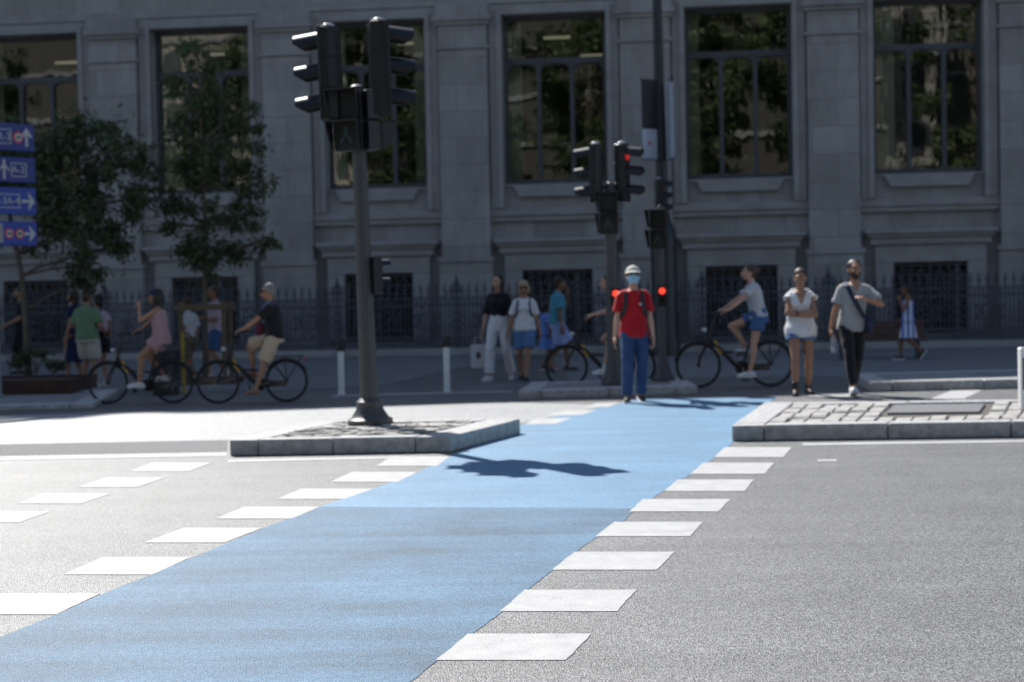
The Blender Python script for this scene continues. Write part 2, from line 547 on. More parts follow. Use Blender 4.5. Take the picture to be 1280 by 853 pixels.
sheet('blue_lane', BL + list(reversed(rough_edge(BR))), .0024, M['blue'], road)
sheet('blue_lane', BL2 + list(reversed(rough_edge(BR2))), .0026, M['blue_new'], road)
MARKS = [  # each painted square: four corners as seen in the photograph
    [(545, 826), (707, 826), (739.5, 793), (585, 793)], [(625, 765), (771, 765), (796, 738), (656, 738)],
    [(690, 713), (821.5, 713), (843, 690.5), (719, 690.5)], [(744, 671), (863, 671), (878.5, 653), (768, 653)],
    [(787, 640), (898, 640), (913, 624.5), (803.5, 624.5)], [(830, 614.5), (931, 614.5), (942, 600), (847, 600)],
    [(863, 593), (955.5, 593), (967.5, 579), (879, 579)], [(893, 572), (979, 572), (990, 559.5), (906, 559.5)],
    [(-75, 769), (70, 769), (126, 742.5), (-16, 742.5)], [(79, 719), (190, 719), (239.5, 697), (128, 697)],
    [(180.5, 679), (280.5, 679), (328, 660.5), (230, 660.5)], [(269, 649), (364, 649), (400, 634), (305, 634)],
    [(346, 624.5), (430, 624.5), (467, 611.5), (377, 611.5)], [(413, 603), (497, 603), (522, 590.5), (440, 590.5)],
    [(470, 583), (546, 583), (562, 571), (490, 571)],
    [(-75, 654), (25, 653.5), (62, 640), (-40, 640)], [(23, 630), (102, 630), (139, 617.5), (54, 617.5)],
    [(97, 609.5), (171, 609.5), (206, 597.5), (133, 597.5)], [(162, 589.5), (236, 589.5), (264, 579), (190, 579)],
    [(655, 531), (695, 530), (714, 523), (670, 524)], [(684, 520), (728, 519), (745, 513), (702, 514)], [(728, 510), (760, 509), (776, 503.5), (745, 504.5)],
    [(1161, 499.5), (1205, 499), (1228, 488), (1190, 488.5)], [(1003, 497), (1060, 496), (1078, 491), (1024, 492)],
]
for q in MARKS:
    cs = [at(*p) for p in q]
    sheet('crossing_mark', rough_edge(cs + cs[:1], .007)[:-1], .003, M['paint'], road)
for q in ([(285, 578.5), (500, 573.5), (503, 571), (285, 575.5)], [(1003, 557.5), (1330, 552.5), (1330, 550), (1003, 554.5)],
          [(1022, 577.5), (1046, 577.2), (1046, 574.8), (1022, 575)], [(-60, 577), (283, 570.5), (283, 566.5), (-60, 573)]):
    sheet('painted_line', [at(*p) for p in q], .0034, M['paint'], road)
for q in ([(415, 496), (640, 490.5), (640, 489), (415, 494.3)],):
    sheet('painted_line', [at(*p) for p in q], .0034, M['paint'], road)


def rib_strip():
    """The ribbed drainage channel that runs along the left of the near island."""
    m = mat('ribbed_channel', (.1, .1, .1), .85, spec=.15)
    nt = m.node_tree; L = nt.links
    tc = nt.nodes.new('ShaderNodeTexCoord'); w = nt.nodes.new('ShaderNodeTexWave'); w.bands_direction = 'DIAGONAL'
    w.inputs['Scale'].default_value = 9; L.new(tc.outputs['Object'], w.inputs[0])
    r = nt.nodes.new('ShaderNodeValToRGB'); r.color_ramp.elements[0].color = (.05, .05, .05, 1); r.color_ramp.elements[1].color = (.34, .34, .33, 1)
    L.new(w.outputs['Fac'], r.inputs[0]); L.new(r.outputs[0], nt.nodes['Principled BSDF'].inputs['Base Color'])
    return m


sheet('far_lane_glare', [at(*p) for p in [(-400, 566), (-60, 557), (284, 550.5), (420, 546), (640, 531), (700, 520), (760, 507), (640, 503.5), (420, 509.5), (200, 514.5), (-400, 531)]], .0016, M['far_road_glare'], road)  # sunlit glare put into a paler asphalt colour, ending just past the shade edge
sheet('drainage_channel', [at(*p) for p in [(-60, 571), (284, 564), (284, 550.5), (-60, 557)]], .003, rib_strip(), road)

# paving in front of the bank, and the low kerbed footway with the planter
pave = sheet('pavement', [at(-120, 489), at(300, 489), at(470, 484), at(640, 446), (1.5, 34), (1.5, 38), (-45, 44), (-45, 24)], .004, M['paving'])
tag(pave, kind='structure')
pave2 = sheet('pavement', [at(715, 478), at(900, 472), at(1090, 471), (30, 24.2), (45, 24.2), (45, 37), (1.5, 38), (1.5, 34), at(690, 447)], .0045, M['paving'])
tag(pave2, kind='structure')


def island(name, front, back, h=.15, kw=.22, kwl=.3, kwr=.3, joints=1.25, sett=(.2, .13), label='', cat='traffic island', jitter=.012, cover=None, seed=1, fill='cobble', stag=.5):
    """Raised island: ring of granite kerbstones (each stone its joint), setts bedded inside."""
    rn = random.Random(seed)
    fl, fr, bl, br = front[0], front[1], back[0], back[1]
    fl, fr, bl, br = [Vector((p.x, p.y, 0)) for p in (fl, fr, bl, br)]
    o = (fl + fr + bl + br) / 4
    root = empty(name, o)
    tag(root, label, cat)
    L = lambda p: (p - o)
    # inner rectangle by parametric inset
    def P(s, t):
        return (fl * (1 - s) + fr * s) * (1 - t) + (bl * (1 - s) + br * s) * t
    wf = (fr - fl).length; wd = (bl - fl).length; wdr = (br - fr).length
    t0, t1 = kw / wd, 1 - kw / wd
    s0, s1 = kwl / wf, 1 - kwr / wf
    mb = MB()
    def stone(a, b, c, d):
        q = [L(x) for x in (a, b, c, d)]
        ctr = sum(q, Vector()) / 4
        q = [ctr + (x - ctr) * (1 - .004 / max((x - ctr).length, .05)) for x in q]
        hz = h + rn.uniform(-.003, .003)
        mb.prism([(x.x, x.y) for x in q], 0, hz)
    nf = max(2, round(wf / joints))
    # corner stones shorter
    cuts = [0] + [s0 + (s1 - s0) * (i + rn.uniform(-.06, .06) * (0 < i < nf)) / nf for i in range(nf + 1)] + [1]
    for a, b in zip(cuts, cuts[1:]):
        stone(P(a, 0), P(b, 0), P(b, t0), P(a, t0))
        stone(P(a, t1), P(b, t1), P(b, 1), P(a, 1))
    ns = max(1, round(wd * (t1 - t0) / joints))
    for i in range(ns):
        ta, tb = t0 + (t1 - t0) * i / ns, t0 + (t1 - t0) * (i + 1) / ns
        stone(P(0, ta), P(s0, ta), P(s0, tb), P(0, tb))
        stone(P(s1, ta), P(1, ta), P(1, tb), P(s1, tb))
    mb.build('kerb', M['kerb'], root, bevel=.016, seg=2)
    bd = MB()
    q = [L(x) for x in (P(s0, t0), P(s1, t0), P(s1, t1), P(s0, t1))]
    bd.prism([(x.x, x.y) for x in q], 0, h - .022)
    bd.build('bedding', M['grit'], root)
    if fill == 'cobble':
        cb = MB()
        nr = max(2, round(wd * (t1 - t0) / sett[1])); ncs = max(2, round(wf * (s1 - s0) / sett[0]))
        g = .07
        for r in range(nr):
            off = stag * (r % 2)
            for c in range(-1, ncs + 1):
                a, b = (c + off + g / 2) / ncs, (c + 1 + off - g / 2) / ncs
                a, b = max(a, 0.002), min(b, .998)
                if b - a < .25 / ncs: continue
                ta, tb = (r + g) / nr, (r + 1 - g) / nr
                if cover and a < cover[1] and b > cover[0] and ta < cover[3] and tb > cover[2]: continue
                ss = lambda u: s0 + (s1 - s0) * u
                tt = lambda u: t0 + (t1 - t0) * u
                js = lambda: rn.uniform(-jitter, jitter)
                z = h + rn.uniform(-.016, .012)
                pts = [L(P(ss(u), tt(v))) + Vector((js(), js(), 0)) for u, v in ((a, ta), (b, ta), (b, tb), (a, tb))]
                ctr = sum(pts, Vector()) / 4
                lo = [Vector((p.x, p.y, h - .05)) for p in pts]
                mid = [Vector((p.x, p.y, z - .018)) for p in pts]
                hi = [ctr.lerp(p, .88) + Vector((0, 0, z + rn.uniform(-.004, .004))) for p in pts]
                cb.loft([lo, mid, hi])
        cb.build('setts', M['cobble'], root, smooth=False)
    else:
        fm = MB()
        fm.prism([(x.x, x.y) for x in [ (p * .998) for p in q]], h - .02, h - .006)
        fm.build('paved_top', M['paving'], root)
    if cover:
        cm = MB()
        ss = lambda u: s0 + (s1 - s0) * u
        tt = lambda u: t0 + (t1 - t0) * u
        pts = [L(P(ss(u), tt(v))) for u, v in ((cover[0], cover[2]), (cover[1], cover[2]), (cover[1], cover[3]), (cover[0], cover[3]))]
        cm.prism([(p.x, p.y) for p in pts], h - .06, h + .003)
        cm.build('access_cover', M['iron_cover'], root, bevel=.006)
    return root


H = .15
island('traffic_island', (at(286, 550, H), at(563, 545, H)), (at(398, 526, H), at(651, 523.5, H)), kw=.2, kwl=.26, kwr=.32,
       sett=(.2, .13), seed=4, jitter=.016, label='left traffic island of granite kerbs and rough setts carrying the big signal post')
fr_ = at(1280, 526.5, H); fl_ = at(914, 532, H); dirf = (fr_ - fl_).normalized()
bl_ = at(955, 503, H); br_ = at(1280, 499.5, H); dirb = (br_ - bl_).normalized()
island('traffic_island', (fl_, fl_ + dirf * 7.5), (bl_, bl_ + dirb * 8.2), kw=.26, kwl=.3, kwr=.3, sett=(.165, .55), stag=0.0, jitter=.008, seed=9, cover=(.15, .275, .40, .86),
       label='right traffic island with large pale setts, a metal cover and a white bollard')
a0, a1 = at(648, 488.5, .12), at(872, 482, .12)
island('kerb_island', (a0, a1), (a0 + Vector((.2, 1.9, 0)), a1 + Vector((.0, 1.75, 0))), h=.12, kw=.3, kwl=.3, kwr=.3, fill='paved', seed=3,
       label='low shaded kerb island behind the man in red carrying two signal posts', cat='traffic island')
a0 = at(1087, 478, .13); a1 = a0 + Vector((9, .35, 0))
island('kerb_island', (a0, a1), (a0 + Vector((.25, 2.2, 0)), a1 + Vector((.25, 2.2, 0))), h=.13, kw=.3, kwl=.3, kwr=.3, fill='paved', seed=5,
       label='long low kerbed footway edge right of the walking couple', cat='kerb')
a1 = at(116, 504, .08); a0 = a1 + Vector((-7, -.6, 0))
island('kerb_island', (a0, a1), (a0 + Vector((0, 3.0, 0)), a1 + Vector((-.4, 3.0, 0))), h=.08, kw=.35, kwl=.3, kwr=.3, fill='paved', seed=6,
       label='low kerbed footway under the left tree planter', cat='kerb')

# ------------------------------------------------------------------ the bank: local x along the front, -y outwards, z up
TH = R(7)
bank = empty('stone_bank_building', (0, 36.3, 0), -TH)
tag(bank, 'long grey granite bank building with tall arched windows and pilasters in deep shade', 'building')
BM = bank.matrix_basis.copy()
EU = Vector((math.cos(TH), -math.sin(TH), 0)); EN = Vector((-math.sin(TH), -math.cos(TH), 0))
KS = list(range(-4, 4))                                   # window bays
WC = [1.10 + 4.19 * k for k in KS]
HW, ZB, ZT = 1.2, 3.87, 7.76                             # window half width, sill, head
BH, BZ0, BZ1 = .81, .08, 1.88                            # basement window
# roofline: the height that throws the edge of shade where the photograph has it
prof = []
for px in [(-500, 536), (-200, 527), (0, 522), (39, 523.5), (66, 525), (90, 524), (108, 522), (144, 518), (184, 516.5), (230, 517), (295, 515.5), (420, 511), (600, 504.5), (780, 500.5), (881, 498.2), (960, 496), (1060, 493), (1158, 487.5), (1280, 483), (1500, 477)]:
    g = at(*px)
    w = g - Vector((0, 36.3, 0))
    k = -(w.dot(EN)) / SUN_DIR.dot(EN)
    p = w + SUN_DIR * k
    prof.append((p.dot(EU), g.z + p.z))
print('roof profile', [(round(a, 1), round(b, 1)) for a, b in prof])
prof.sort()
wl = MB()
U0, U1 = WC[0] - 2.095, WC[-1] + 2.095
DEP = .55
for c in WC:
    wl.span((c - 2.095, 0, 0), (c - HW, DEP, 8.4)); wl.span((c + HW, 0, 0), (c + 2.095, DEP, 8.4))
    wl.span((c - HW, 0, ZT), (c + HW, DEP, 8.4))
    wl.span((c - HW, 0, BZ1), (c + HW, DEP, ZB))
    wl.span((c - HW, 0, 0), (c - BH, DEP, BZ1)); wl.span((c + BH, 0, 0), (c + HW, DEP, BZ1))
    wl.span((c - BH, 0, 0), (c + BH, DEP, BZ0))
wl.span((-60, 0, 0), (U0, DEP, 8.4)); wl.span((U1, 0, 0), (45, DEP, 8.4))
wl.build('wall', M['stone'], bank)
top = MB()
poly = [(-60, 8.4), (45, 8.4), (45, prof[-1][1])] + [p for p in reversed(prof)] + [(-60, prof[0][1])]
top.prism_y(poly, 0, 14)
top.build('storeys_shaped_for_shade', M['stone'], bank)
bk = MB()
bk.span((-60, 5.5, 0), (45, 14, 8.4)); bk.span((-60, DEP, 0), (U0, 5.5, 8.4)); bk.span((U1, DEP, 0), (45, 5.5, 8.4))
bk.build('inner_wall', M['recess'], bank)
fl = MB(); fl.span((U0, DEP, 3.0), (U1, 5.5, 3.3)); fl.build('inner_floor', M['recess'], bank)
st = MB()
st.span((-60, -.09, 8.02), (45, 0, 8.16)); st.span((-60, -.05, 8.16), (45, 0, 8.22))
st.build('frieze_band', M['stone_plain'], bank, bevel=.015)
pl = MB()
pl.span((-60, -.12, 0), (45, 0, .28)); pl.build('plinth', M['stone_plain'], bank)
for i in range(len(WC) + 1):
    c = WC[0] - 2.095 + 4.19 * i
    p = MB()
    w = .57
    p.span((c - w, -.22, 2.22), (c + w, 0, 7.0))
    p.span((c - w - .05, -.27, 7.0), (c + w + .05, 0, 7.08))
    p.span((c - w, -.22, 7.08), (c + w, 0, 7.55))
    p.span((c - w - .06, -.28, 7.55), (c + w + .06, 0, 7.64)); p.span((c - w - .1, -.33, 7.64), (c + w + .1, 0, 7.76)); p.span((c - w - .05, -.26, 7.76), (c + w + .05, 0, 8.02))
    p.span((c - w - .08, -.32, 2.1), (c + w + .08, 0, 2.22)); p.span((c - w - .05, -.28, .28), (c + w + .05, 0, 2.1)); p.span((c - w - .1, -.33, 0), (c + w + .1, 0, .28))
    p.build('pilaster', M['stone'], bank, bevel=.012)
def bay(c, k):
    s = MB()
    # architrave round the window, in two steps
    for (o, d, zt) in ((.30, -.10, 8.0), (.13, -.14, ZT + .13)):
        s.span((c - HW - o, d, 3.32), (c - HW, 0, zt)); s.span((c + HW, d, 3.32), (c + HW + o, 0, zt))
        s.span((c - HW, d, ZT), (c + HW, 0, zt))
    # sill block: a shallow trough with slanted ends below the sill
    s.prism_y([(c - .98, ZB - .05), (c + .98, ZB - .05), (c + .86, ZB - .30), (c - .86, ZB - .30)], -.13, 0)
    s.span((c - HW, -.06, ZB - .05), (c + HW, 0, ZB))
    s.build('window_surround', M['stone_plain'], bank, bevel=.012)
    l = MB()
    a, b = c - 2.095 + .57, c + 2.095 - .57
    l.span((a, -.12, 3.02), (b, 0, 3.14)); l.span((a, -.17, 3.14), (b, 0, 3.2)); l.span((a, -.08, 3.2), (b, 0, 3.32))
    l.build('string_course', M['stone_plain'], bank, bevel=.012)
    h = MB()
    h.span((c - 1.44, -.34, 2.52), (c + 1.44, 0, 2.62)); h.span((c - 1.38, -.28, 2.44), (c + 1.38, 0, 2.52)); h.span((c - 1.32, -.22, 2.28), (c + 1.32, 0, 2.44))
    h.span((c - 1.22, -.15, BZ1), (c + 1.22, 0, 2.28)); h.span((c - 1.22, -.15, .28), (c - BH, 0, BZ1)); h.span((c + BH, -.15, .28), (c + 1.22, 0, BZ1))
    h.build('basement_hood', M['stone_plain'], bank, bevel=.015)
    # bronze frame with three arched lights and a top light
    f = MB()
    y0, y1 = .26, .36
    tz = 6.72
    f.span((c - HW, y0, ZB), (c - HW + .09, y1, ZT)); f.span((c + HW - .09, y0, ZB), (c + HW, y1, ZT))
    f.span((c - HW + .09, y0, ZB), (c + HW - .09, y1, ZB + .12)); f.span((c - HW + .09, y0, ZT - .1), (c + HW - .09, y1, ZT))
    f.span((c - HW + .09, y0 - .02, tz - .07), (c + HW - .09, y1, tz + .07))
    lw = (2 * HW - .18 - .2) / 3
    for j in (0, 1):
        x = c - HW + .09 + lw + j * (lw + .1)
        f.span((x, y0 - .03, ZB + .12), (x + .1, y1, tz - .07))
    for j in range(3):                                    # rounded shoulders of each light
        x0 = c - HW + .09 + j * (lw + .1); x1 = x0 + lw
        for sgn, xc in ((1, x0), (-1, x1)):
            r_ = .2
            for z0, zs in ((tz - .07, -1), (ZB + .12, 1)):
                rr = r_ if zs < 0 else .1
                arc = [(xc + sgn * (rr - rr * math.sin(t)), z0 + zs * (rr - rr * math.cos(t))) for t in [R(q) for q in range(0, 91, 15)]]
                f.prism_y([(xc, z0)] + arc, y0, y1 - .01)
    win = f.build('window', M['bronze'], bank)
    g = MB(); g.span((c - HW + .05, .315, ZB + .05), (c + HW - .05, .319, ZT - .05))
    g.build('pane', M['pane'], win)
    if k in (-3, -2, -1, 0, 1, 2):
        cu = MB()
        x0 = c - HW + .06
        ww = {-3: .22, -2: .5, -1: .34, 0: .34, 1: .26, 2: .46}[k]
        pts = [(x0 + ww * t / 12, .46 + .025 * math.sin(t * 2.3 + k)) for t in range(13)]
        vs = [(x, y, ZB + .05) for x, y in pts] + [(x, y, ZT - .02) for x, y in pts]
        cu.add(vs, [(t, t + 1, 14 + t, 13 + t) for t in range(12)])
        if k in (-2, -1):
            pts = [(c + HW - .06 - .3 * t / 12, .47 + .025 * math.sin(t * 2.1)) for t in range(13)]
            vs = [(x, y, ZB + .05) for x, y in pts] + [(x, y, ZT - .02) for x, y in pts]
            cu.add(vs, [(t, 13 + t, 14 + t, t + 1) for t in range(12)])
        cu.build('curtain', M['curtain'], win)
    if k in (-3, -1, 0, -2):
        lt = MB()
        dx, z = {-3: (.1, 7.36), -2: (-.35, 7.42), -1: (.5, 7.5), 0: (-.1, 7.5)}[k]
        lt.span((c + dx - .32, 1.9, z), (c + dx + .32, 2.02, z + .05))
        if k == 0:
            lt.span((c + .35, 3.4, 7.25), (c + .9, 3.5, 7.31))
        lt.build('ceiling_lamp', M['tube_light'], win)
    # basement window with its grille
    bw = MB()
    bw.span((c - BH, .3, BZ0), (c + BH, .34, BZ1))
    bwo = bw.build('basement_window', mat('basement_glass', (.01, .01, .011), .25) if k == KS[0] else bpy.data.materials['basement_glass'], bank)
    gr = MB()
    yg = -.06
    for j in range(9):
        x = c - BH + 2 * BH * j / 8
        gr.tube([(x, yg, BZ0), (x, yg, BZ1)], .016 if j % 4 else .03, 6)
    for z in (BZ0 + .1, .55, 1.4, BZ1 - .28, BZ1 - .06):
        gr.span((c - BH, yg - .012, z - .016), (c + BH, yg + .012, z + .016))
    for rad in (.12, .3):
        gr.ring((c, yg - .01, .98), rad, .016, n=22)
    for j in range(8):
        a_ = R(45 * j)
        gr.ring((c + .42 * math.cos(a_), yg - .01, .98 + .42 * math.sin(a_)), .11, .014, n=14)
        gr.tube([(c + .12 * math.cos(a_), yg - .01, .98 + .12 * math.sin(a_)), (c + .31 * math.cos(a_), yg - .01, .98 + .31 * math.sin(a_))], .014, 5)
    for sx in (-1, 1):
        for z in (.3, 1.6):
            gr.ring((c + sx * .58, yg - .01, z), .13, .014, n=14)
            gr.ring((c + sx * .2, yg - .01, z), .1, .014, n=14)
    gr.build('grille', M['wrought'], bwo)
for c, k in zip(WC, KS): bay(c, k)

# ------------------------------------------------------------------ wrought iron railing along the front, on a stone kerb
rail = empty('iron_railing', BM @ Vector((0, -1.5, 0)), -TH)
tag(rail, 'ornate wrought iron railing with lance heads running in front of the granite building', 'railing')
fence_x = [-1.04 + 2.72 * i for i in range(-7, 8)]
kb = MB(); kb.span((fence_x[0] - .2, -.16, 0), (fence_x[-1] + .2, .16, .16)); kb.build('railing_kerb', M['stone_plain'], rail, bevel=.015)
pm = MB()
n = 30
for j in range(1, n):
    x = 2.72 * j / n
    tall = j % 2
    pm.tube([(x, 0, .16), (x, 0, 1.42 if tall else 1.2)], .016, 6)
    if tall:
        pm.lathe([(.003, 1.40), (.03, 1.44), (.034, 1.47), (.012, 1.5), (.022, 1.53), (.003, 1.62)], (x, 0, 0), 6)
    else:
        pm.ell((x, 0, 1.22), (.024, .02, .034), nu=6, nv=5)
for z in (.24, .42, 1.12, 1.30):
    pm.span((.03, -.014, z - .017), (2.69, .014, z + .017))
for j in range(n):
    x = 2.72 * (j + .5) / n
    pm.ring((x, -.012, 1.21), .048, .010, n=10, k=5)
    pm.ring((x, -.012, .33), .05, .010, n=10, k=5)
for cx_ in (.68, 2.04):
    for rad in (.07, .17):
        pm.ring((cx_, -.02, .78), rad, .016, n=18, k=6)
    for q in range(8):
        a_ = R(45 * q + 22)
        pm.ring((cx_ + .235 * math.cos(a_), -.02, .78 + .235 * math.sin(a_)), .062, .014, n=12, k=5)
        pm.ell((cx_ + .33 * math.cos(a_), -.02, .78 + .33 * math.sin(a_)), (.04, .016, .04), nu=7, nv=5)
for cx_ in (1.36, .12, 2.6):
    for z in (.6, .78, .96):
        pm.ring((cx_, -.02, z), .07, .012, n=12, k=5)
pan = pm.build('railing_panel', M['wrought'], rail)
pan.location.x = fence_x[0]
post = MB()
post.box((0, 0, .8), (.07, .07, 1.28))
post.lathe([(.05, 1.44), (.075, 1.47), (.05, 1.5), (.03, 1.54), (.055, 1.6), (.06, 1.64), (.028, 1.69), (.03, 1.72), (.004, 1.83)], (0, 0, 0), 10)
for sx in (-1, 1):
    post.ring((sx * .1, 0, 1.5), .07, .014, n=12, k=5); post.ring((sx * .17, 0, 1.4), .05, .012, n=10, k=5); post.ring((sx * .09, 0, .3), .06, .014, n=12, k=5)
po = post.build('railing_post', M['wrought'], rail)
po.location.x = fence_x[0]
for x in fence_x[1:]:
    c = po.copy(); COL.objects.link(c); c.location.x = x
for x in fence_x[1:-1]:
    c = pan.copy(); COL.objects.link(c); c.location.x = x
# ------------------------------------------------------------------ signals
def pt(sx, sy, d):
    """Ray through the photograph at horizontal depth d."""
    v = (sx - 640) * CX + (426.5 - sy) * CY + FPX * FWD
    return Vector((0, 0, CAM_H)) + v * (d / v.y)


def vehicle_head(parent, loc, fy, hgt=.9, lit=False, pitch=0):
    """Three-lamp head, front towards local +y; visors are open tunnels over each lens."""
    k = hgt / .9
    hd = MB()
    W, D = .29 * k, .17 * k
    sec = hgt / 3
    # body: rounded back
    prof = [(-W / 2, 0), (W / 2, 0), (W / 2, -D * .55), (W * .36, -D), (-W * .36, -D), (-W / 2, -D * .55)]
    for i in range(3):
        z0 = i * sec + .004; z1 = (i + 1) * sec - .004
        hd.prism(prof, z0, z1)
    hd.prism([(x * .96, y * .96 - .003) for x, y in prof], .002, hgt - .002)
    for x in (-W * .2, W * .2):
        hd.span((x - .012, -D - .008, .02), (x + .012, -D + .004, hgt - .02))
    hd.span((-W * .55, -.02, -.006), (W * .55, .006, hgt + .006))
    o = hd.build('signal_head', M['housing'], parent, bevel=.008, loc=loc, rz=fy)
    tp = MB()
    tp.ell((0, -D * .45, hgt + .012), (W * .34, D * .4, .03), nu=12, nv=7)
    tp.build('sunlit_top', M['cap'], o, smooth=True)  # pale colour stands in for sun grazing the rounded housing top
    for i in range(3):
        zc = (i + .5) * sec
        r_ = .118 * k
        ln = MB()
        ln.ell((0, .004, zc), (r_ * .93, .03, r_ * .93), nu=18, nv=9)
        lm = M['lens']
        if i == 2: lm = M['red_dim'] if lit else M['red_lens'] if 'red_lens' in M else M['lens_red_dark']
        ln.build('lens', lm, o, smooth=True)
        vz = MB()
        rings = []
        nn = 17
        for dy, sh, in_ in ((.005, 0, 0), (.26 * k, -.035 * k, 0), (.26 * k, -.035 * k, 1), (.005, 0, 1)):
            ring = []
            for q in range(nn):
                a = R(-14 + 208 * q / (nn - 1))
                cut = 1.0 if dy < .05 else 1.0 - .62 * max(0, -math.sin(a) + .25)
                rr = r_ - (.008 if in_ else 0)
                ring.append(Vector((rr * math.cos(a), .006 + (dy - .006) * cut, zc + sh * cut + rr * math.sin(a))))
            rings.append(ring)
        n_ = nn
        vs = [p for r in rings for p in r]
        fs = []
        for a in range(4):
            b = (a + 1) % 4
            for q in range(n_ - 1):
                fs.append((a * n_ + q, a * n_ + q + 1, b * n_ + q + 1, b * n_ + q))
        fs += [(0, n_, 2 * n_, 3 * n_), (n_ - 1, 4 * n_ - 1, 3 * n_ - 1, 2 * n_ - 1)]
        vz.add(vs, fs)
        vz.build('visor', M['housing'], o, smooth='auto')
    return o


def crossing_head(parent, loc, fy, h=.62, pict=True):
    """Two-lamp crossing head: each box carries a deep hood that narrows downwards."""
    s = h / 2
    w = s * .98
    b = MB()
    for i in range(2):
        z0 = i * s
        b.span((-w * .42, -.14, z0 + .01), (w * .42, 0, z0 + s - .01))
        # hood: top plate and two cheeks
        top_ = [(-w * .5, 0), (w * .5, 0), (w * .56, .17), (-w * .56, .17)]
        b.prism(top_, z0 + s - .022, z0 + s - .006)
        for sx in (-1, 1):
            q = [Vector((sx * w * .47, 0, z0 + .02)), Vector((sx * w * .5, 0, z0 + s - .022)), Vector((sx * w * .56, .17, z0 + s - .022)), Vector((sx * w * .49, .06, z0 + .02))]
            b.loft([q, [p - Vector((sx * .012, 0, 0)) for p in q]])
    o = b.build('crossing_head', M['housing'], parent, bevel=.004, loc=loc, rz=fy)
    for i in range(2):
        ln = MB(); ln.span((-w * .36, 0, i * s + .035), (w * .36, .006, i * s + s - .04))
        ln.build('lens', M['lens'], o)
    if pict:
        p = MB()                                          # rider over wheels / walking figure
        zc = s * .5
        p.box((0, .009, zc + s * .24), (s * .10, .004, s * .10)); p.box((0, .009, zc + s * .07), (s * .13, .004, s * .2))
        p.box((-.04, .009, zc - s * .13), (s * .06, .004, s * .22), rot=Matrix.Rotation(R(18), 3, 'Y')); p.box((.04, .009, zc - s * .13), (s * .06, .004, s * .22), rot=Matrix.Rotation(R(-18), 3, 'Y'))
        p.build('pictogram', M['teal'], o)
    return o


def small_head(parent, loc, fy, h=.3, lit=False, n=2):
    b = MB()
    b.span((-.075, -.09, 0), (.075, 0, h))
    o = b.build('repeater_head', M['housing'], parent, bevel=.01, loc=loc, rz=fy)
    for i in range(n):
        zc = h * (i + .5) / n
        ln = MB(); ln.ell((0, .003, zc), (.045, .02, .045), nu=16, nv=8)
        ln.build('lens', M['red_lamp'] if lit and i == n - 1 else M['lens'], o, smooth=True)
        v = MB()
        rg = []
        for dy, rr in ((.002, .07), (.09, .07), (.09, .064), (.002, .064)):
            rg.append([Vector((rr * math.cos(R(a)), dy, zc + rr * math.sin(R(a)))) for a in range(10, 171, 16)])
        m_ = len(rg[0]); vs = [p for r in rg for p in r]
        v.add(vs, [(a * m_ + q, a * m_ + q + 1, ((a + 1) % 4) * m_ + q + 1, ((a + 1) % 4) * m_ + q) for a in range(4) for q in range(m_ - 1)])
        v.build('visor', M['housing'], o, smooth='auto')
    return o


def yaw_of(dx, dy):
    """Rotation that turns local +y towards (dx, dy)."""
    return math.atan2(-dx, dy)


def bracket(parent, a, b, r=.03):
    m = MB(); m.tube([a, b], r, 10); return m.build('bracket', M['housing'], parent, smooth='auto')


# big signal on the left island
b0 = at(463, 530, H)
sig = empty('traffic_light', b0)
tag(sig, 'tall grey traffic light on the left island with dark heads seen from behind', 'traffic light')
sig.rotation_euler = (0, R(-1.05), 0)
p = MB()
p.lathe([(.09, 0.0), (.088, .5), (.082, 1.2), (.072, 2.2), (.064, 3.2), (.064, 3.32), (.03, 3.34)], n=32, flute=.07)
p.build('pole', M['pole'], sig, smooth='auto')
p = MB()
p.lathe([(.225, 0), (.225, .045), (.205, .06), (.185, .07), (.165, .10), (.14, .14), (.125, .19), (.128, .20), (.128, .225), (.112, .235), (.102, .25), (.09, .255)], n=32)
p.build('base', M['pole'], sig, smooth='auto')
vehicle_head(sig, (-.33, .0, 2.995), yaw_of(-1, .1), .91)
vehicle_head(sig, (.31, .03, 3.035), yaw_of(.97, .22), .91)
crossing_head(sig, (-.11, -.10, 2.68), yaw_of(-.22, -1), .61)
crossing_head(sig, (.17, .03, 2.68), yaw_of(.9, .55), .6, pict=False)
bracket(sig, (-.28, .0, 3.08), (0, 0, 3.08)); bracket(sig, (-.26, .0, 3.26), (0, 0, 3.26), .02); bracket(sig, (.26, .03, 3.12), (0, 0, 3.12)); bracket(sig, (.26, .03, 3.27), (0, 0, 3.27), .02)
bracket(sig, (-.1, -.05, 2.9), (0, 0, 2.9), .02); bracket(sig, (.15, .02, 2.9), (0, 0, 2.9), .02)
small_head(sig, (.16, .0, 1.28), yaw_of(.92, .4), .36); bracket(sig, (.12, 0, 1.45), (0, 0, 1.45), .018)

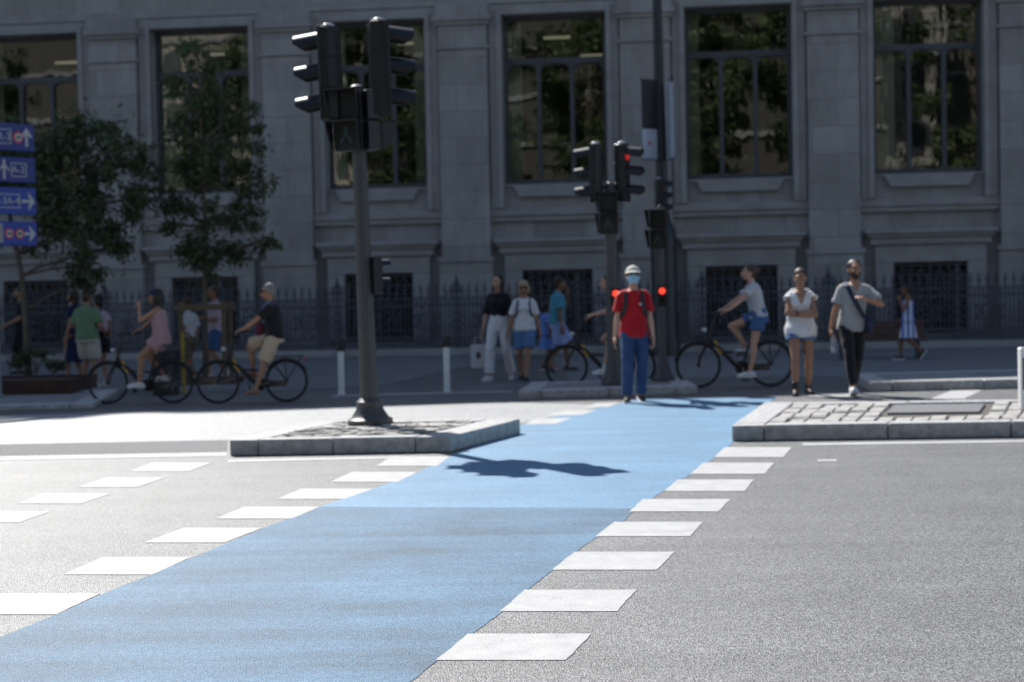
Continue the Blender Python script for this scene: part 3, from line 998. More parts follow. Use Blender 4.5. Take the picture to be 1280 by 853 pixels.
# signal behind the man in red
b0 = at(768, 481, .12)
sig2 = empty('traffic_light', b0)
tag(sig2, 'traffic light behind the man in red, its right hand head showing red', 'traffic light')
sig2.rotation_euler = (0, R(-.3), 0)
p = MB()
p.lathe([(.18, 0), (.18, .05), (.15, .09), (.12, .2), (.10, .32), (.094, .34), (.09, .9), (.08, 1.9), (.065, 2.5), (.06, 2.74), (.03, 2.77)], n=28, flute=.06)
p.build('pole', M['pole'], sig2, smooth='auto')
vehicle_head(sig2, (-.25, .02, 2.50), yaw_of(-.98, .2), .78)
vehicle_head(sig2, (.24, .02, 2.50), yaw_of(.93, -.34), .78, lit=True)
crossing_head(sig2, (-.04, -.10, 2.05), yaw_of(-.2, -1), .58)
bracket(sig2, (-.2, .0, 2.58), (0, 0, 2.58)); bracket(sig2, (.17, 0, 2.6), (0, 0, 2.6)); bracket(sig2, (-.2, .0, 2.7), (0, 0, 2.7), .02); bracket(sig2, (.17, 0, 2.7), (0, 0, 2.7), .02)
small_head(sig2, (.04, -.10, 1.03), yaw_of(0, -1), .29, lit=True)

# crossing signal post beside it
b0 = at(829, 476, .12)
sig3 = empty('crossing_signal', b0)
tag(sig3, 'slim grey crossing signal post right of the man in red with one small red lamp', 'traffic light')
p = MB()
p.lathe([(.17, 0), (.17, .04), (.13, .08), (.09, .2), (.065, .34), (.056, .36), (.05, 1.6), (.045, 2.45), (.02, 2.48)], n=24, flute=.06)
p.build('pole', M['pole'], sig3, smooth='auto')
crossing_head(sig3, (-.05, -.07, 1.86), yaw_of(-.35, -1), .56)
bracket(sig3, (-.1, -.03, 2.05), (0, 0, 2.05), .02)
small_head(sig3, (0, -.06, 1.05), yaw_of(0, -1), .29, lit=True)

# lamp column with banners
lc_d = 32.6
b0 = pt(833, 444, lc_d); b0.z = 0
lampc = empty('lamp_column', b0)
tag(lampc, 'tall black lamp column with a thick round foot and hanging banners', 'street lamp')
lampc.rotation_euler = (0, R(-.55), 0)
p = MB()
p.lathe([(.30, 0), (.30, .3), (.26, .4), (.275, 2.35), (.255, 2.6), (.17, 2.8), (.13, 3.0), (.12, 3.1), (.085, 8.5), (.08, 11)], n=24)
p.build('column', M['dark_pole'], lampc, smooth='auto')
p = MB()
p.tube([(0, 0, 10.6), (-.3, -.1, 11.1), (-1.1, -.5, 11.3)], .04, 8); p.box((-1.4, -.62, 11.28), (.7, .3, .12), rz=R(25))
p.build('lamp_arm', M['dark_pole'], lampc)
vehicle_head(lampc, (-.02, -.17, 2.95), yaw_of(.9, -.2), .72)
ban_d = mat('banner_dark', (.035, .028, .032), .7, .15, 4)
ban_w = mat('banner_white', (.52, .54, .62), .7, .05, 4)
for sx, ang in ((-1, 35), (1, 78)):
    bn = empty('street_banner', b0 + Vector((sx * .09, -.05, 4.08)), 0)
    tag(bn, 'narrow dark and white banner on the left of the lamp column' if sx < 0 else 'white banner seen edge on right of the lamp column', 'banner')
    nx, nz = 8, 16
    def cloth_grid(z0, z1):
        mb = MB(); vs = []
        for j in range(nz + 1):
            for i in range(nx + 1):
                u = i / nx; z = z0 + (z1 - z0) * j / nz
                x = sx * (.02 + .42 * u); y = .05 * math.sin(u * 5 + z * 2.2) * u
                c_, s_ = math.cos(R(ang)), math.sin(R(ang))
                vs.append((x * c_, y + -abs(x) * s_, z))
        fs = [(j * (nx + 1) + i, j * (nx + 1) + i + 1, (j + 1) * (nx + 1) + i + 1, (j + 1) * (nx + 1) + i) for j in range(nz) for i in range(nx)]
        mb.add(vs, fs)
        mb.add([(x, y + .008, z) for x, y, z in vs], [tuple(reversed(f)) for f in fs])
        return mb
    if sx < 0:
        cloth_grid(.62, 1.62).build('banner_dark_panel', ban_d, bn, smooth=True)
        cloth_grid(0, .617).build('banner_white_panel', ban_w, bn, smooth=True)
        e = MB(); e.box((-.2, -.17, .33), (.05, .006, .08), rz=R(35)); e.build('banner_emblem', M['sign_red'], bn)
    else:
        cloth_grid(0, 1.55).build('banner_white_panel', ban_w, bn, smooth=True)
    e = MB(); e.tube([(0, 0, 1.63), (sx * .46 * math.cos(R(ang)), -.46 * math.sin(R(ang)), 1.63)], .014, 8); e.tube([(0, 0, -.01), (sx * .46 * math.cos(R(ang)), -.46 * math.sin(R(ang)), -.01)], .014, 8)
    e.build('banner_rod', M['dark_pole'], bn)

# bollards
def bollard(px, py, top, label):
    q = at(px, py); h = (py - top) / (FPX / q.y)
    o = empty('bollard', q)
    tag(o, label, 'bollard', 'white bollards along the shaded lane')
    m = MB(); m.lathe([(.055, 0), (.055, .02), (.045, .03), (.045, h - .16)], n=16); m.build('shaft', M['white'], o, smooth='auto')
    m = MB(); m.lathe([(.06, h - .16), (.062, h - .02), (.05, h)], n=16); m.build('head', M['black'], o, smooth='auto')
bollard(427, 493, 425, 'white bollard with black head just left of the big signal post')
bollard(559, 490, 420, 'white bollard with black head between the big signal post and the woman in black top')
q = at(1279.5, 512, H)
o = empty('island_bollard', q, R(8)); tag(o, 'white square bollard standing on the right island at the picture edge', 'bollard')
m = MB(); m.box((0, 0, .31), (.085, .085, .62)); m.build('shaft', M['white'], o, bevel=.012)
m = MB(); m.box((0, -.044, .36), (.05, .006, .32)); m.build('grey_panel', M['pole'], o)

# direction signs
def text_mesh(txt, size, mname, m, parent, loc, rot):
    cu = bpy.data.curves.new('lettering', 'FONT')
    cu.body = txt; cu.size = size; cu.align_x = 'LEFT'; cu.align_y = 'CENTER'; cu.extrude = .002
    o = bpy.data.objects.new('t', cu); TMP.collection.objects.link(o)
    TMP.view_layers[0].update(); dg = TMP.view_layers[0].depsgraph; dg.update()
    me = bpy.data.meshes.new_from_object(o.evaluated_get(dg), depsgraph=dg)
    bpy.data.objects.remove(o)
    me.materials.clear(); me.materials.append(m)
    ob = bpy.data.objects.new(mname, me); COL.objects.link(ob); ob.parent = parent
    ob.location = loc; ob.rotation_euler = rot
    return ob
SD = 22.2
ps = pt(-3, 512, SD); ps.z = .08
sgn = empty('direction_sign', ps, R(50))
tag(sgn, 'stack of four blue road direction signs with white arrows on a grey post', 'road sign')
m = MB(); m.lathe([(.10, 0), (.10, .02), (.065, .03), (.065, 3.95)], n=16); m.build('post', M['sign_back'], sgn, smooth='auto')
PXM = FPX / SD
RX = (45.5 + 3) / PXM / math.cos(R(50)) * .78                  # panel reach right of post
def pzz(y): return pt(45, y, SD + RX * math.sin(R(50))).z - ps.z
rows = [(157, 191), (198.5, 230), (236, 269.5), (278, 308)]
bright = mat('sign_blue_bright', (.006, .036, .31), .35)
for ri, (ya, yb) in enumerate(rows):
    zt, zb = pzz(ya), pzz(yb)
    hh = zt - zb; zc = (zt + zb) / 2
    pn = MB()
    pn.span((RX - 1.75, -.10, zb), (RX, -.075, zt))
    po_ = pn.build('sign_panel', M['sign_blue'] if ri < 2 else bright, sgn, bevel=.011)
    def rect(x0, x1, z0, z1, t=.012, m_='sign_white'):
        f = MB()
        f.span((x0, -.105, z0), (x1, -.1005, z0 + t)); f.span((x0, -.105, z1 - t), (x1, -.1005, z1))
        f.span((x0, -.105, z0 + t), (x0 + t, -.1005, z1 - t)); f.span((x1 - t, -.105, z0 + t), (x1, -.1005, z1 - t))
        return f.build('road_number_box', M[m_], po_)
    def txt(s, x, z=0, size=.17): text_mesh(s, size * hh / .38, 'lettering', M['sign_white'], po_, (RX + x, -.103, zc + z), (R(90), 0, 0))
    def arrow(kind):
        f = MB(); x = RX - .135; k = hh / .38
        if kind == 'up':
            f.span((x - .02, -.105, zc - .12 * k), (x + .02, -.1005, zc + .06 * k))
            f.prism_y([(x - .10, zc + .01 * k), (x, zc + .14 * k), (x + .10, zc + .01 * k), (x + .05, zc + .01 * k), (x, zc + .07 * k), (x - .05, zc + .01 * k)], -.106, -.1008)
        else:
            f.span((x - .11, -.105, zc - .02), (x + .04, -.1005, zc + .02))
            f.prism_y([(x - .0, zc + .13 * k), (x + .105, zc), (x - .0, zc - .13 * k), (x - .0, zc - .065 * k), (x + .045, zc), (x - .0, zc + .065 * k)], -.106, -.1008)
        f.build('arrow', M['sign_white'], po_)
    def ban(x):
        f = MB(); f.tube([(RX + x, -.1005, zc), (RX + x, -.106, zc)], .08 * hh / .38, 20, m=0); f.tube([(RX + x, -.1055, zc), (RX + x, -.108, zc)], .056 * hh / .38, 20, m=1)
        f.box((RX + x, -.109, zc), (.065, .003, .03), m=2)
        f.build('ban_symbol', [M['sign_red'], M['sign_white'], M['black']], po_)
    if ri == 0:
        txt('Vía', -.92, .02, .2); rect(RX - .63, RX - .38, zc - .10, zc + .11); txt('R-3', -.61, .0, .15); ban(-.27) ; arrow('up')
    elif ri == 1:
        rect(RX - .86, RX - .62, zc - .10, zc + .10); txt('A-1', -.85, 0, .15); rect(RX - .40, RX - .15, zc - .10, zc + .10); txt('A-2', -.39, 0, .15)
        f = MB(); f.span((RX - .53, -.105, zc - .14), (RX - .495, -.1005, zc + .14)); f.prism_y([(RX - .60, zc - .03), (RX - .51, zc + .05), (RX - .43, zc - .03), (RX - .43, zc), (RX - .51, zc + .09), (RX - .60, zc)], -.106, -.1008)
        f.build('airport_symbol', M['sign_white'], po_)
    elif ri == 2:
        rect(RX - .70, RX - .27, zc - .10, zc + .10); txt('A-3A-4', -.69, 0, .135); arrow('right')
    else:
        rect(RX - .93, RX - .72, zc - .10, zc + .10); txt('R-5', -.92, 0, .14)
        f = MB(); f.span((RX - .68, -.105, zc - .13), (RX - .56, -.1005, zc + .14)); f.build('lane_symbol', M['sign_back'], po_)
        ban(-.46); ban(-.29); arrow('right')
# ------------------------------------------------------------------ trees and planting
def leaves(name, clumps, n, size, m, parent, seed=0, squash=.8):
    """Leaf blades scattered round twig ends: each a folded pair of faces."""
    r = np.random.default_rng(seed)
    cl = np.array([(c[0], c[1], c[2], c[3]) for c in clumps])
    w = cl[:, 3] ** 2; w /= w.sum()
    idx = r.choice(len(cl), n, p=w)
    d = r.normal(size=(n, 3)); d /= np.linalg.norm(d, axis=1)[:, None]
    rad = cl[idx, 3] * np.abs(r.normal(0, .62, n))
    pos = cl[idx, :3] + d * rad[:, None] * np.array([1, 1, squash])
    ax = r.normal(size=(n, 3)) + np.array([0, 0, -.5]); ax /= np.linalg.norm(ax, axis=1)[:, None]
    sd = np.cross(ax, r.normal(size=(n, 3))); sd /= np.linalg.norm(sd, axis=1)[:, None]
    up = np.cross(sd, ax)
    L = size * r.uniform(.6, 1.25, n); W = L * r.uniform(.28, .42, n)
    a = pos; t = pos + ax * L[:, None]
    mid = pos + ax * (L * .45)[:, None]
    l_ = mid + sd * (W * .5)[:, None] + up * (W * .18)[:, None]
    r_ = mid - sd * (W * .5)[:, None] + up * (W * .18)[:, None]
    vs = np.stack([a, l_, t, r_], 1).reshape(-1, 3)
    fs = np.arange(n * 4).reshape(-1, 4)
    tri = np.concatenate([fs[:, [0, 1, 2]], fs[:, [0, 2, 3]]])
    me = bpy.data.meshes.new(name)
    me.from_pydata(vs.tolist(), [], tri.tolist()); me.update()
    me.materials.append(m)
    o = bpy.data.objects.new(name, me); COL.objects.link(o); o.parent = parent
    return o


def branchy(mb, a, b, r0, r1, rn, sag=.1, n=5):
    a, b = Vector(a), Vector(b)
    pts = []
    for i in range(n + 1):
        t = i / n
        p = a.lerp(b, t)
        p += Vector((rn.uniform(-1, 1), rn.uniform(-1, 1), rn.uniform(-.5, .5))) * sag * (b - a).length * .18 * (0 < i < n)
        p.z += sag * math.sin(math.pi * t) * (b - a).length * .5
        pts.append(p)
    mb.tube(pts, [r0 + (r1 - r0) * i / n for i in range(n + 1)], 7)
    return pts


def tree(loc, trunk, blobs, nleaf, size, label, seed, group=None, lm='leaf', nsub=10, tr=(.06, .03)):
    rn = random.Random(seed)
    root = empty('street_tree', loc)
    tag(root, label, 'tree', group)
    tb = MB()
    nt_ = len(trunk)
    tb.tube(trunk, [tr[0] * 1.25] + [tr[0] + (tr[1] - tr[0]) * i / (nt_ - 1) for i in range(1, nt_)], 10)
    clumps = []
    T = [Vector(p) for p in trunk]
    for (bx, by, bz, br) in blobs:
        c = Vector((bx, by, bz))
        cand = [p for p in T if p.z < c.z + .1] or [T[-1]]
        base = min(cand, key=lambda p: (p - c).length + .5 * abs(p.z - (c.z - .4)))
        pts = branchy(tb, base, c, .028, .012, rn)
        for k in range(nsub):
            d = Vector((rn.gauss(0, 1), rn.gauss(0, 1), rn.gauss(0, .85)))
            d = d.normalized() * br * rn.uniform(.35, 1.0)
            e = c + d
            branchy(tb, pts[rn.choice((2, 3, 4, 5))], e, .009, .004, rn, n=3)
            clumps.append((e.x, e.y, e.z, br * rn.uniform(.35, .75)))
    tb.build('trunk', M['bark'], root, smooth=True)
    leaves('crown', clumps, nleaf, size, M[lm], root, seed)
    return root


def px_local(px, py, d, o, dy=0):
    p = pt(px, py, d); return Vector((p.x - o.x, dy, p.z - o.z))


# left tree in the rusted planter
D1 = 25.6
o1 = pt(36, 484, D1); o1.z = 0
tr1 = [px_local(x, y, D1, o1) for x, y in ((36, 484), (34, 440), (31, 390), (27, 345), (22, 318), (15, 290), (10, 250))]
blobs1 = []
for (x, y, r_, dy) in [(60, 190, .55, 0), (105, 185, .5, .3), (150, 190, .42, -.2), (178, 205, .3, .1), (30, 200, .5, .5), (80, 240, .55, -.4), (125, 240, .5, .2), (165, 250, .34, 0),
                       (55, 285, .45, .3), (95, 290, .5, -.2), (130, 285, .36, .2), (150, 310, .22, .1), (105, 335, .3, -.1), (100, 355, .2, .1), (10, 240, .5, -.3), (-25, 215, .5, .2), (10, 165, .4, .1), (-30, 280, .4, -.2), (75, 170, .32, .2), (120, 165, .22, 0)]:
    v = px_local(x, y, D1, o1, dy); blobs1.append((v.x, v.y, v.z, r_ * 1.12))
tree(o1, tr1, blobs1, 14500, .13, 'broad dark green tree leaning out of the rusted planter behind the blue signs', 11)
# second tree between stakes
D2 = 25.8
o2 = pt(257, 481, D2); o2.z = 0
tr2 = [px_local(x, y, D2, o2) for x, y in ((257, 481), (257, 430), (256, 380), (256, 330), (257, 285), (254, 235), (252, 180), (250, 120), (248, 75))]
blobs2 = []
for (x, y, r_, dy) in [(238, 60, .22, 0), (252, 85, .3, .1), (232, 110, .3, -.1), (270, 120, .32, .1), (245, 145, .34, .1), (290, 150, .26, 0), (225, 165, .28, .1), (312, 135, .17, -.1), (315, 160, .2, .1), (318, 185, .16, 0), (265, 185, .36, -.1), (235, 205, .34, .1), (295, 210, .28, .1),
                       (255, 230, .38, 0), (315, 240, .26, .1), (325, 225, .2, 0), (280, 265, .36, -.1), (225, 260, .3, .1), (312, 275, .28, 0), (335, 300, .2, .1), (295, 305, .32, .1), (250, 300, .36, -.1), (235, 320, .28, .1), (262, 330, .3, 0), (208, 285, .16, 0), (345, 302, .1, 0), (210, 245, .2, .1)]:
    v = px_local(x, y, D2, o2, dy); blobs2.append((v.x, v.y, v.z, r_))
tree(o2, tr2, blobs2, 7200, .125, 'slender young tree tied between wooden stakes in front of the second window', 23, tr=(.05, .015))
# wooden stake frame round its trunk
sk = empty('stake_frame', o2); tag(sk, 'wooden stake frame with cross bars holding the slender young tree', 'tree stakes')
for (x, y) in ((-.32, -.28), (.38, -.28), (-.32, .3), (.38, .3)):
    m = MB(); m.tube([(x, y, 0), (x, y, 1.36)], .04, 8); m.build('stake', M['stake'], sk, smooth='auto')
m = MB()
for z in (1.26,):
    m.box((.03, -.335, z), (.86, .03, .09)); m.box((.03, .35, z), (.86, .03, .09)); m.box((-.37, .01, z), (.03, .66, .09)); m.box((.43, .01, z), (.03, .66, .09))
m.build('cross_bar', M['stake'], sk, bevel=.004)
m = MB(); m.box((.03, .01, .05), (1.05, .9, .1)); m.build('ground_frame', M['corten'], sk, bevel=.01)

# planter
q0, q1 = at(-160, 497, .08), at(88, 492, .08)
c = (q0 + q1) / 2
plo = empty('planter', Vector((c.x, c.y + .75, .08)), math.atan2(q1.y - q0.y, q1.x - q0.x))
tag(plo, 'low rusted steel planter at the foot of the left tree', 'planter')
Lp = (q1 - q0).length
m = MB(); t_ = .02; hh = .2
m.span((-Lp / 2, -.75, 0), (Lp / 2, -.73, hh)); m.span((-Lp / 2, .73, 0), (Lp / 2, .75, hh)); m.span((-Lp / 2, -.73, 0), (-Lp / 2 + t_, .73, hh)); m.span((Lp / 2 - t_, -.73, 0), (Lp / 2, .73, hh))
m.build('planter_wall', M['corten'], plo)
m = MB(); m.span((-Lp / 2 + t_, -.73, 0), (Lp / 2 - t_, .73, hh - .04)); m.build('soil', M['soil'], plo)
for i, (x, y, h, lab) in enumerate([(46, 470, .42, 'taller clump of leafy plants right of the trunk in the rusted planter'), (26, 474, .3, 'small clump of leafy plants left of the trunk in the rusted planter'), (68, 478, .2, 'lowest leafy plant at the right end of the rusted planter')]):
    q = pt(x, 488, D1 - .5); q.z = .24
    po_ = empty('planter_plant', q); tag(po_, lab, 'plant', 'plants in the rusted planter')
    st = MB(); rn = random.Random(i); cl = []
    for k in range(9):
        e = Vector((rn.uniform(-.14, .14), rn.uniform(-.14, .14), h * rn.uniform(.5, 1)))
        branchy(st, (rn.uniform(-.03, .03), 0, 0), e, .006, .003, rn, n=3); cl.append((e.x, e.y, e.z, .09))
    st.build('stem', M['bark'], po_); leaves('foliage', cl, 260, .09, M['leaf'], po_, i)

# trees and houses across the street, behind the photographer: they show in the panes
for i, (x, y, h) in enumerate([(-30, -15, 17), (-22, -17, 18), (-15, -15, 22), (-8.5, -17, 22), (-2.5, -15, 22), (4, -17, 21), (13, -20, 22), (-58, -22, 24), (-50, -21, 25), (-17, -24, 25), (-10, -25, 25), (-3, -24, 25), (4.5, -25, 25), (19, -22, 23)]):
    rn = random.Random(50 + i)
    bl = []
    for k in range(38):
        a = rn.uniform(0, 6.28); rr = 3.4 * math.sqrt(rn.random()); z = h * rn.uniform(.25, 1)
        rr *= (1.05 - abs(z / h - .6) * 1.4)
        bl.append((rr * math.cos(a), rr * math.sin(a), z, rn.uniform(.8, 1.4)))
    tree((x, y, 0), [(0, 0, 0), (.1, 0, 2), (0, .1, 4), (.1, 0, 7), (0, 0, h * .75)], bl, 8000, .62,
         'tall leafy plane tree across the street seen only mirrored in the bank windows', 60 + i, 'plane trees mirrored in the windows', 'leaf2', 4, (.25, .1))
hs = [(-43, -27, 'wide pale stucco house across the street mirrored in the left bank windows', (.42, .37, .30)), (8, 11.5, 'cream house across the street mirrored in the right bank window', (.40, .36, .31))]
hs.append((-95, 60, 'long dark block added behind the trees to keep sky out of the panes', (.10, .09, .075)))  # added block, darkens the panes where sky showed between the trees
for x0, x1, lab, colr in hs:
    ho = empty('town_house', (x0, -31 if x1 < 50 else -43, 0)); tag(ho, lab, 'building')
    m = MB(); w_ = x1 - x0
    m.span((0, -10, 0), (w_, 0, 20 if x1 < 50 else 32)); m.build('wall', mat('stucco', colr, .9, .12, .6), ho)
    nb = int(w_ / 3.2)
    for i in range(nb):
        for j in range(5 if x1 < 50 else 0):
            f = MB(); xx = (i + .5) * w_ / nb; z = 2.2 + j * 3.6
            f.span((xx - .65, -.02, z), (xx + .65, .06, z + 2.2)); f.build('window', M['recess'], ho)
    m = MB()
    for j in range(6): m.span((0, 0, 1.4 + 3.6 * j), (w_, .22, 1.7 + 3.6 * j))
    m.build('ledge', M['stone_plain'], ho)

# bench
q = pt(1098, 445, 29.6); q.z = 0
be = empty('bench', q, R(-8)); tag(be, 'brown slatted timber bench with its back to the railing beside the child', 'bench')
m = MB()
for i in range(4): m.box((0, .06 + .012 * i, .52 + .105 * i), (1.75, .03, .085), rot=Matrix.Rotation(R(-8), 3, 'X'))
m.build('backrest', M['wood'], be, bevel=.006); be.scale = (1, 1, .8)
m = MB()
for i in range(4): m.box((0, -.37 + .105 * i, .44), (1.75, .085, .03))
m.build('seat', M['wood'], be, bevel=.006)
for x in (-.7, .7):
    m = MB(); m.box((x, -.36, .21), (.05, .05, .42)); m.build('leg', M['wrought'], be)
    m = MB(); m.tube([(x, .02, 0), (x, .05, .45), (x, .14, .92)], .024, 8); m.build('leg', M['wrought'], be)

# litter bin and yellow post behind the cyclist in pink
q = at(208, 494)
bn = empty('litter_bin', q); tag(bn, 'dark round litter bin behind the rear wheel of the woman in pink', 'bin')
m = MB(); m.lathe([(.19, 0), (.19, .03), (.2, .05), (.215, .62), (.225, .63), (.225, .66), (.2, .67)], n=20); m.build('body', M['dark_pole'], bn, smooth='auto')
q = at(218, 492)
yp = empty('marker_post', q + Vector((.12, .12, 0))); tag(yp, 'thin yellow marker post right of the dark litter bin', 'post')
m = MB(); m.lathe([(.05, 0), (.05, .03), (.024, .05), (.024, .88), (.02, .9)], n=12); m.build('shaft', mat('yellow_post', (.36, .24, .02), .6, .2, 12), yp, smooth='auto')

# ------------------------------------------------------------------ bicycles: local +y forwards
def make_bike():
    root = empty('bicycle')
    RA, FA, WR = Vector((0, -.50, .332)), Vector((0, .545, .332)), .332
    BB, ST, HT = Vector((0, -.09, .285)), Vector((0, -.24, .78)), Vector((0, .36, .82))
    for ax in (FA, RA):
        w = MB(); w.ring((0, 0, 0), WR - .017, .017, (1, 0, 0), 40, 8)
        wo = w.build('wheel', M['black'], root, smooth=True, loc=ax)
        r_ = MB(); r_.ring((0, 0, 0), WR - .038, .009, (1, 0, 0), 40, 6); r_.tube([(-.045, 0, 0), (.045, 0, 0)], .03, 10)
        r_.build('rim', M['bike'], wo, smooth='auto')
        s = MB()
        for k in range(28):
            a = 2 * math.pi * k / 28; b = a + (.5 if k % 4 < 2 else -.5)
            s.tube([(.03 * (1 if k % 2 else -1), .028 * math.cos(b), .028 * math.sin(b)), (0, (WR - .05) * math.cos(a), (WR - .05) * math.sin(a))], .0013, 3)
        s.build('spokes', M['steel'], wo)
        g = MB()
        a0, a1 = (35, 175) if ax is RA else (60, 200)
        pts = [(0, (WR + .010) * math.cos(R(180 - a) if ax is FA else R(a)), (WR + .010) * math.sin(R(a))) for a in range(a0 - 10, a1 - 20, 10)]
        if ax is RA: pts = [(0, -p[1], p[2]) for p in pts]
        else: pts = [(0, p[1], p[2]) for p in pts]
        g.tube(pts, .012, 6); g.build('mudguard', M['bike'], root, smooth=True, loc=ax)
    f = MB()
    HB = HT + Vector((0, .035, -.14)); HT2 = HT + Vector((0, -.03, .1))
    f.tube([HB, HT2], .026, 10)
    f.tube([HB + Vector((0, -.01, .03)), Vector((0, .17, .50)), Vector((0, .02, .34)), BB], [.034, .036, .036, .03], 10)
    f.tube([BB, ST], .02, 10); f.tube([Vector((0, .16, .52)), BB.lerp(ST, .42)], .016, 8)
    for x in (-.055, .055):
        f.tube([BB + Vector((x * .5, 0, 0)), RA + Vector((x, 0, 0))], .011, 8)
        f.tube([ST + Vector((x * .3, .02, -.06)), RA + Vector((x, 0, 0))], .009, 8)
        f.tube([HB + Vector((x, .01, -.02)), FA + Vector((x, -.03, .12)), FA + Vector((x, 0, 0))], [.018, .015, .011], 8)
    f.tube([HB + Vector((-.06, .01, -.02)), HB + Vector((.06, .01, -.02))], .02, 8)
    f.build('frame', M['bike'], root, smooth='auto')
    y = MB()
    a, b = Vector((0, .335, .69)), Vector((0, .185, .475))
    d = (b - a); n_ = Vector((0, -d.z, d.y)).normalized()
    rot = Matrix((Vector((1, 0, 0)), n_, d.normalized())).transposed()
    y.box((a + b) / 2 + n_ * .0, (.06, .06, .22), rot=rot); y.build('yellow_panel', M['yellow'], root, bevel=.012)
    h = MB()
    h.tube([HT2, HT2 + Vector((0, -.03, .12))], .015, 8)
    c = HT2 + Vector((0, -.03, .13))
    h.tube([c + Vector((-.30, -.19, .05)), c + Vector((-.27, -.06, .05)), c + Vector((-.1, .03, .02)), c, c + Vector((.1, .03, .02)), c + Vector((.27, -.06, .05)), c + Vector((.30, -.19, .05))], .012, 8)
    h.build('handlebar', M['bike'], root, smooth='auto')
    for s_ in (-1, 1):
        g = MB(); g.tube([c + Vector((s_ * .303, -.2, .05)), c + Vector((s_ * .28, -.09, .05))], .018, 8); g.build('grip', M['black'], root, smooth='auto')
    l = MB(); l.ell(HT + Vector((0, .09, .02)), (.035, .04, .035)); l.build('headlamp', M['cap'], root, smooth=True)
    s = MB(); s.tube([ST, ST + Vector((0, -.04, .13))], .014, 8)
    s.build('seat_post', M['steel'], root)
    s = MB(); s.ell((0, -.33, .925), (.085, .1, .03)); s.cone((0, -.30, .93), (0, -.16, .93), .05, .02); s.fuse('saddle', M['black'], root, .012, 2)
    cg = MB(); cg.tube([(.05, BB.y, BB.z), (.058, BB.y, BB.z)], .10, 22); cg.span((.05, RA.y, BB.z - .045), (.056, BB.y, BB.z + .05)); cg.build('chain_guard', M['bike'], root)
    for s_, dy, dz in ((-1, -.02, -.17), (1, .02, .17)):
        k = MB(); k.tube([(s_ * .07, 0, 0), (s_ * .085, dy, dz)], .011, 8)
        ko = k.build('crank', M['steel'], root, loc=BB)
        k = MB(); k.box((s_ * .14, dy, dz), (.1, .085, .022)); k.build('pedal', M['black'], ko)
    rk = MB()
    for x in (-.06, .06):
        rk.tube([(x, -.26, .71), (x, -.76, .71)], .007, 6); rk.tube([(x, -.74, .71), (x, -.50, .332)], .006, 6); rk.tube([(x, -.48, .71), (x, -.50, .332)], .006, 6)
    for yy in (-.35, -.5, -.63, -.76): rk.tube([(-.06, yy, .71), (.06, yy, .71)], .006, 6)
    rk.build('rear_rack', M['bike'], root)
    t = MB(); t.box((0, -.78, .66), (.05, .02, .06)); t.build('tail_lamp', M['sign_red'], root, bevel=.006)
    return root
# ------------------------------------------------------------------ people: local +y is the way the chest faces, +x their right hand side
def ik(a, c, l1, l2, hint):
    a, c, hint = Vector(a), Vector(c), Vector(hint)
    d = c - a; L = d.length
    L2 = min(L, (l1 + l2) * .999)
    if L > L2: c = a + d.normalized() * L2; d = c - a; L = L2
    dn = d.normalized()
    x = (l1 * l1 - l2 * l2 + L * L) / (2 * L)
    h = math.sqrt(max(l1 * l1 - x * x, 0))
    v = hint - dn * hint.dot(dn)
    v = v.normalized() if v.length > 1e-4 else Vector((0, -1, 0))
    return a + dn * x + v * h, c


def sgn_(s): return 1 if s == 'R' else -1


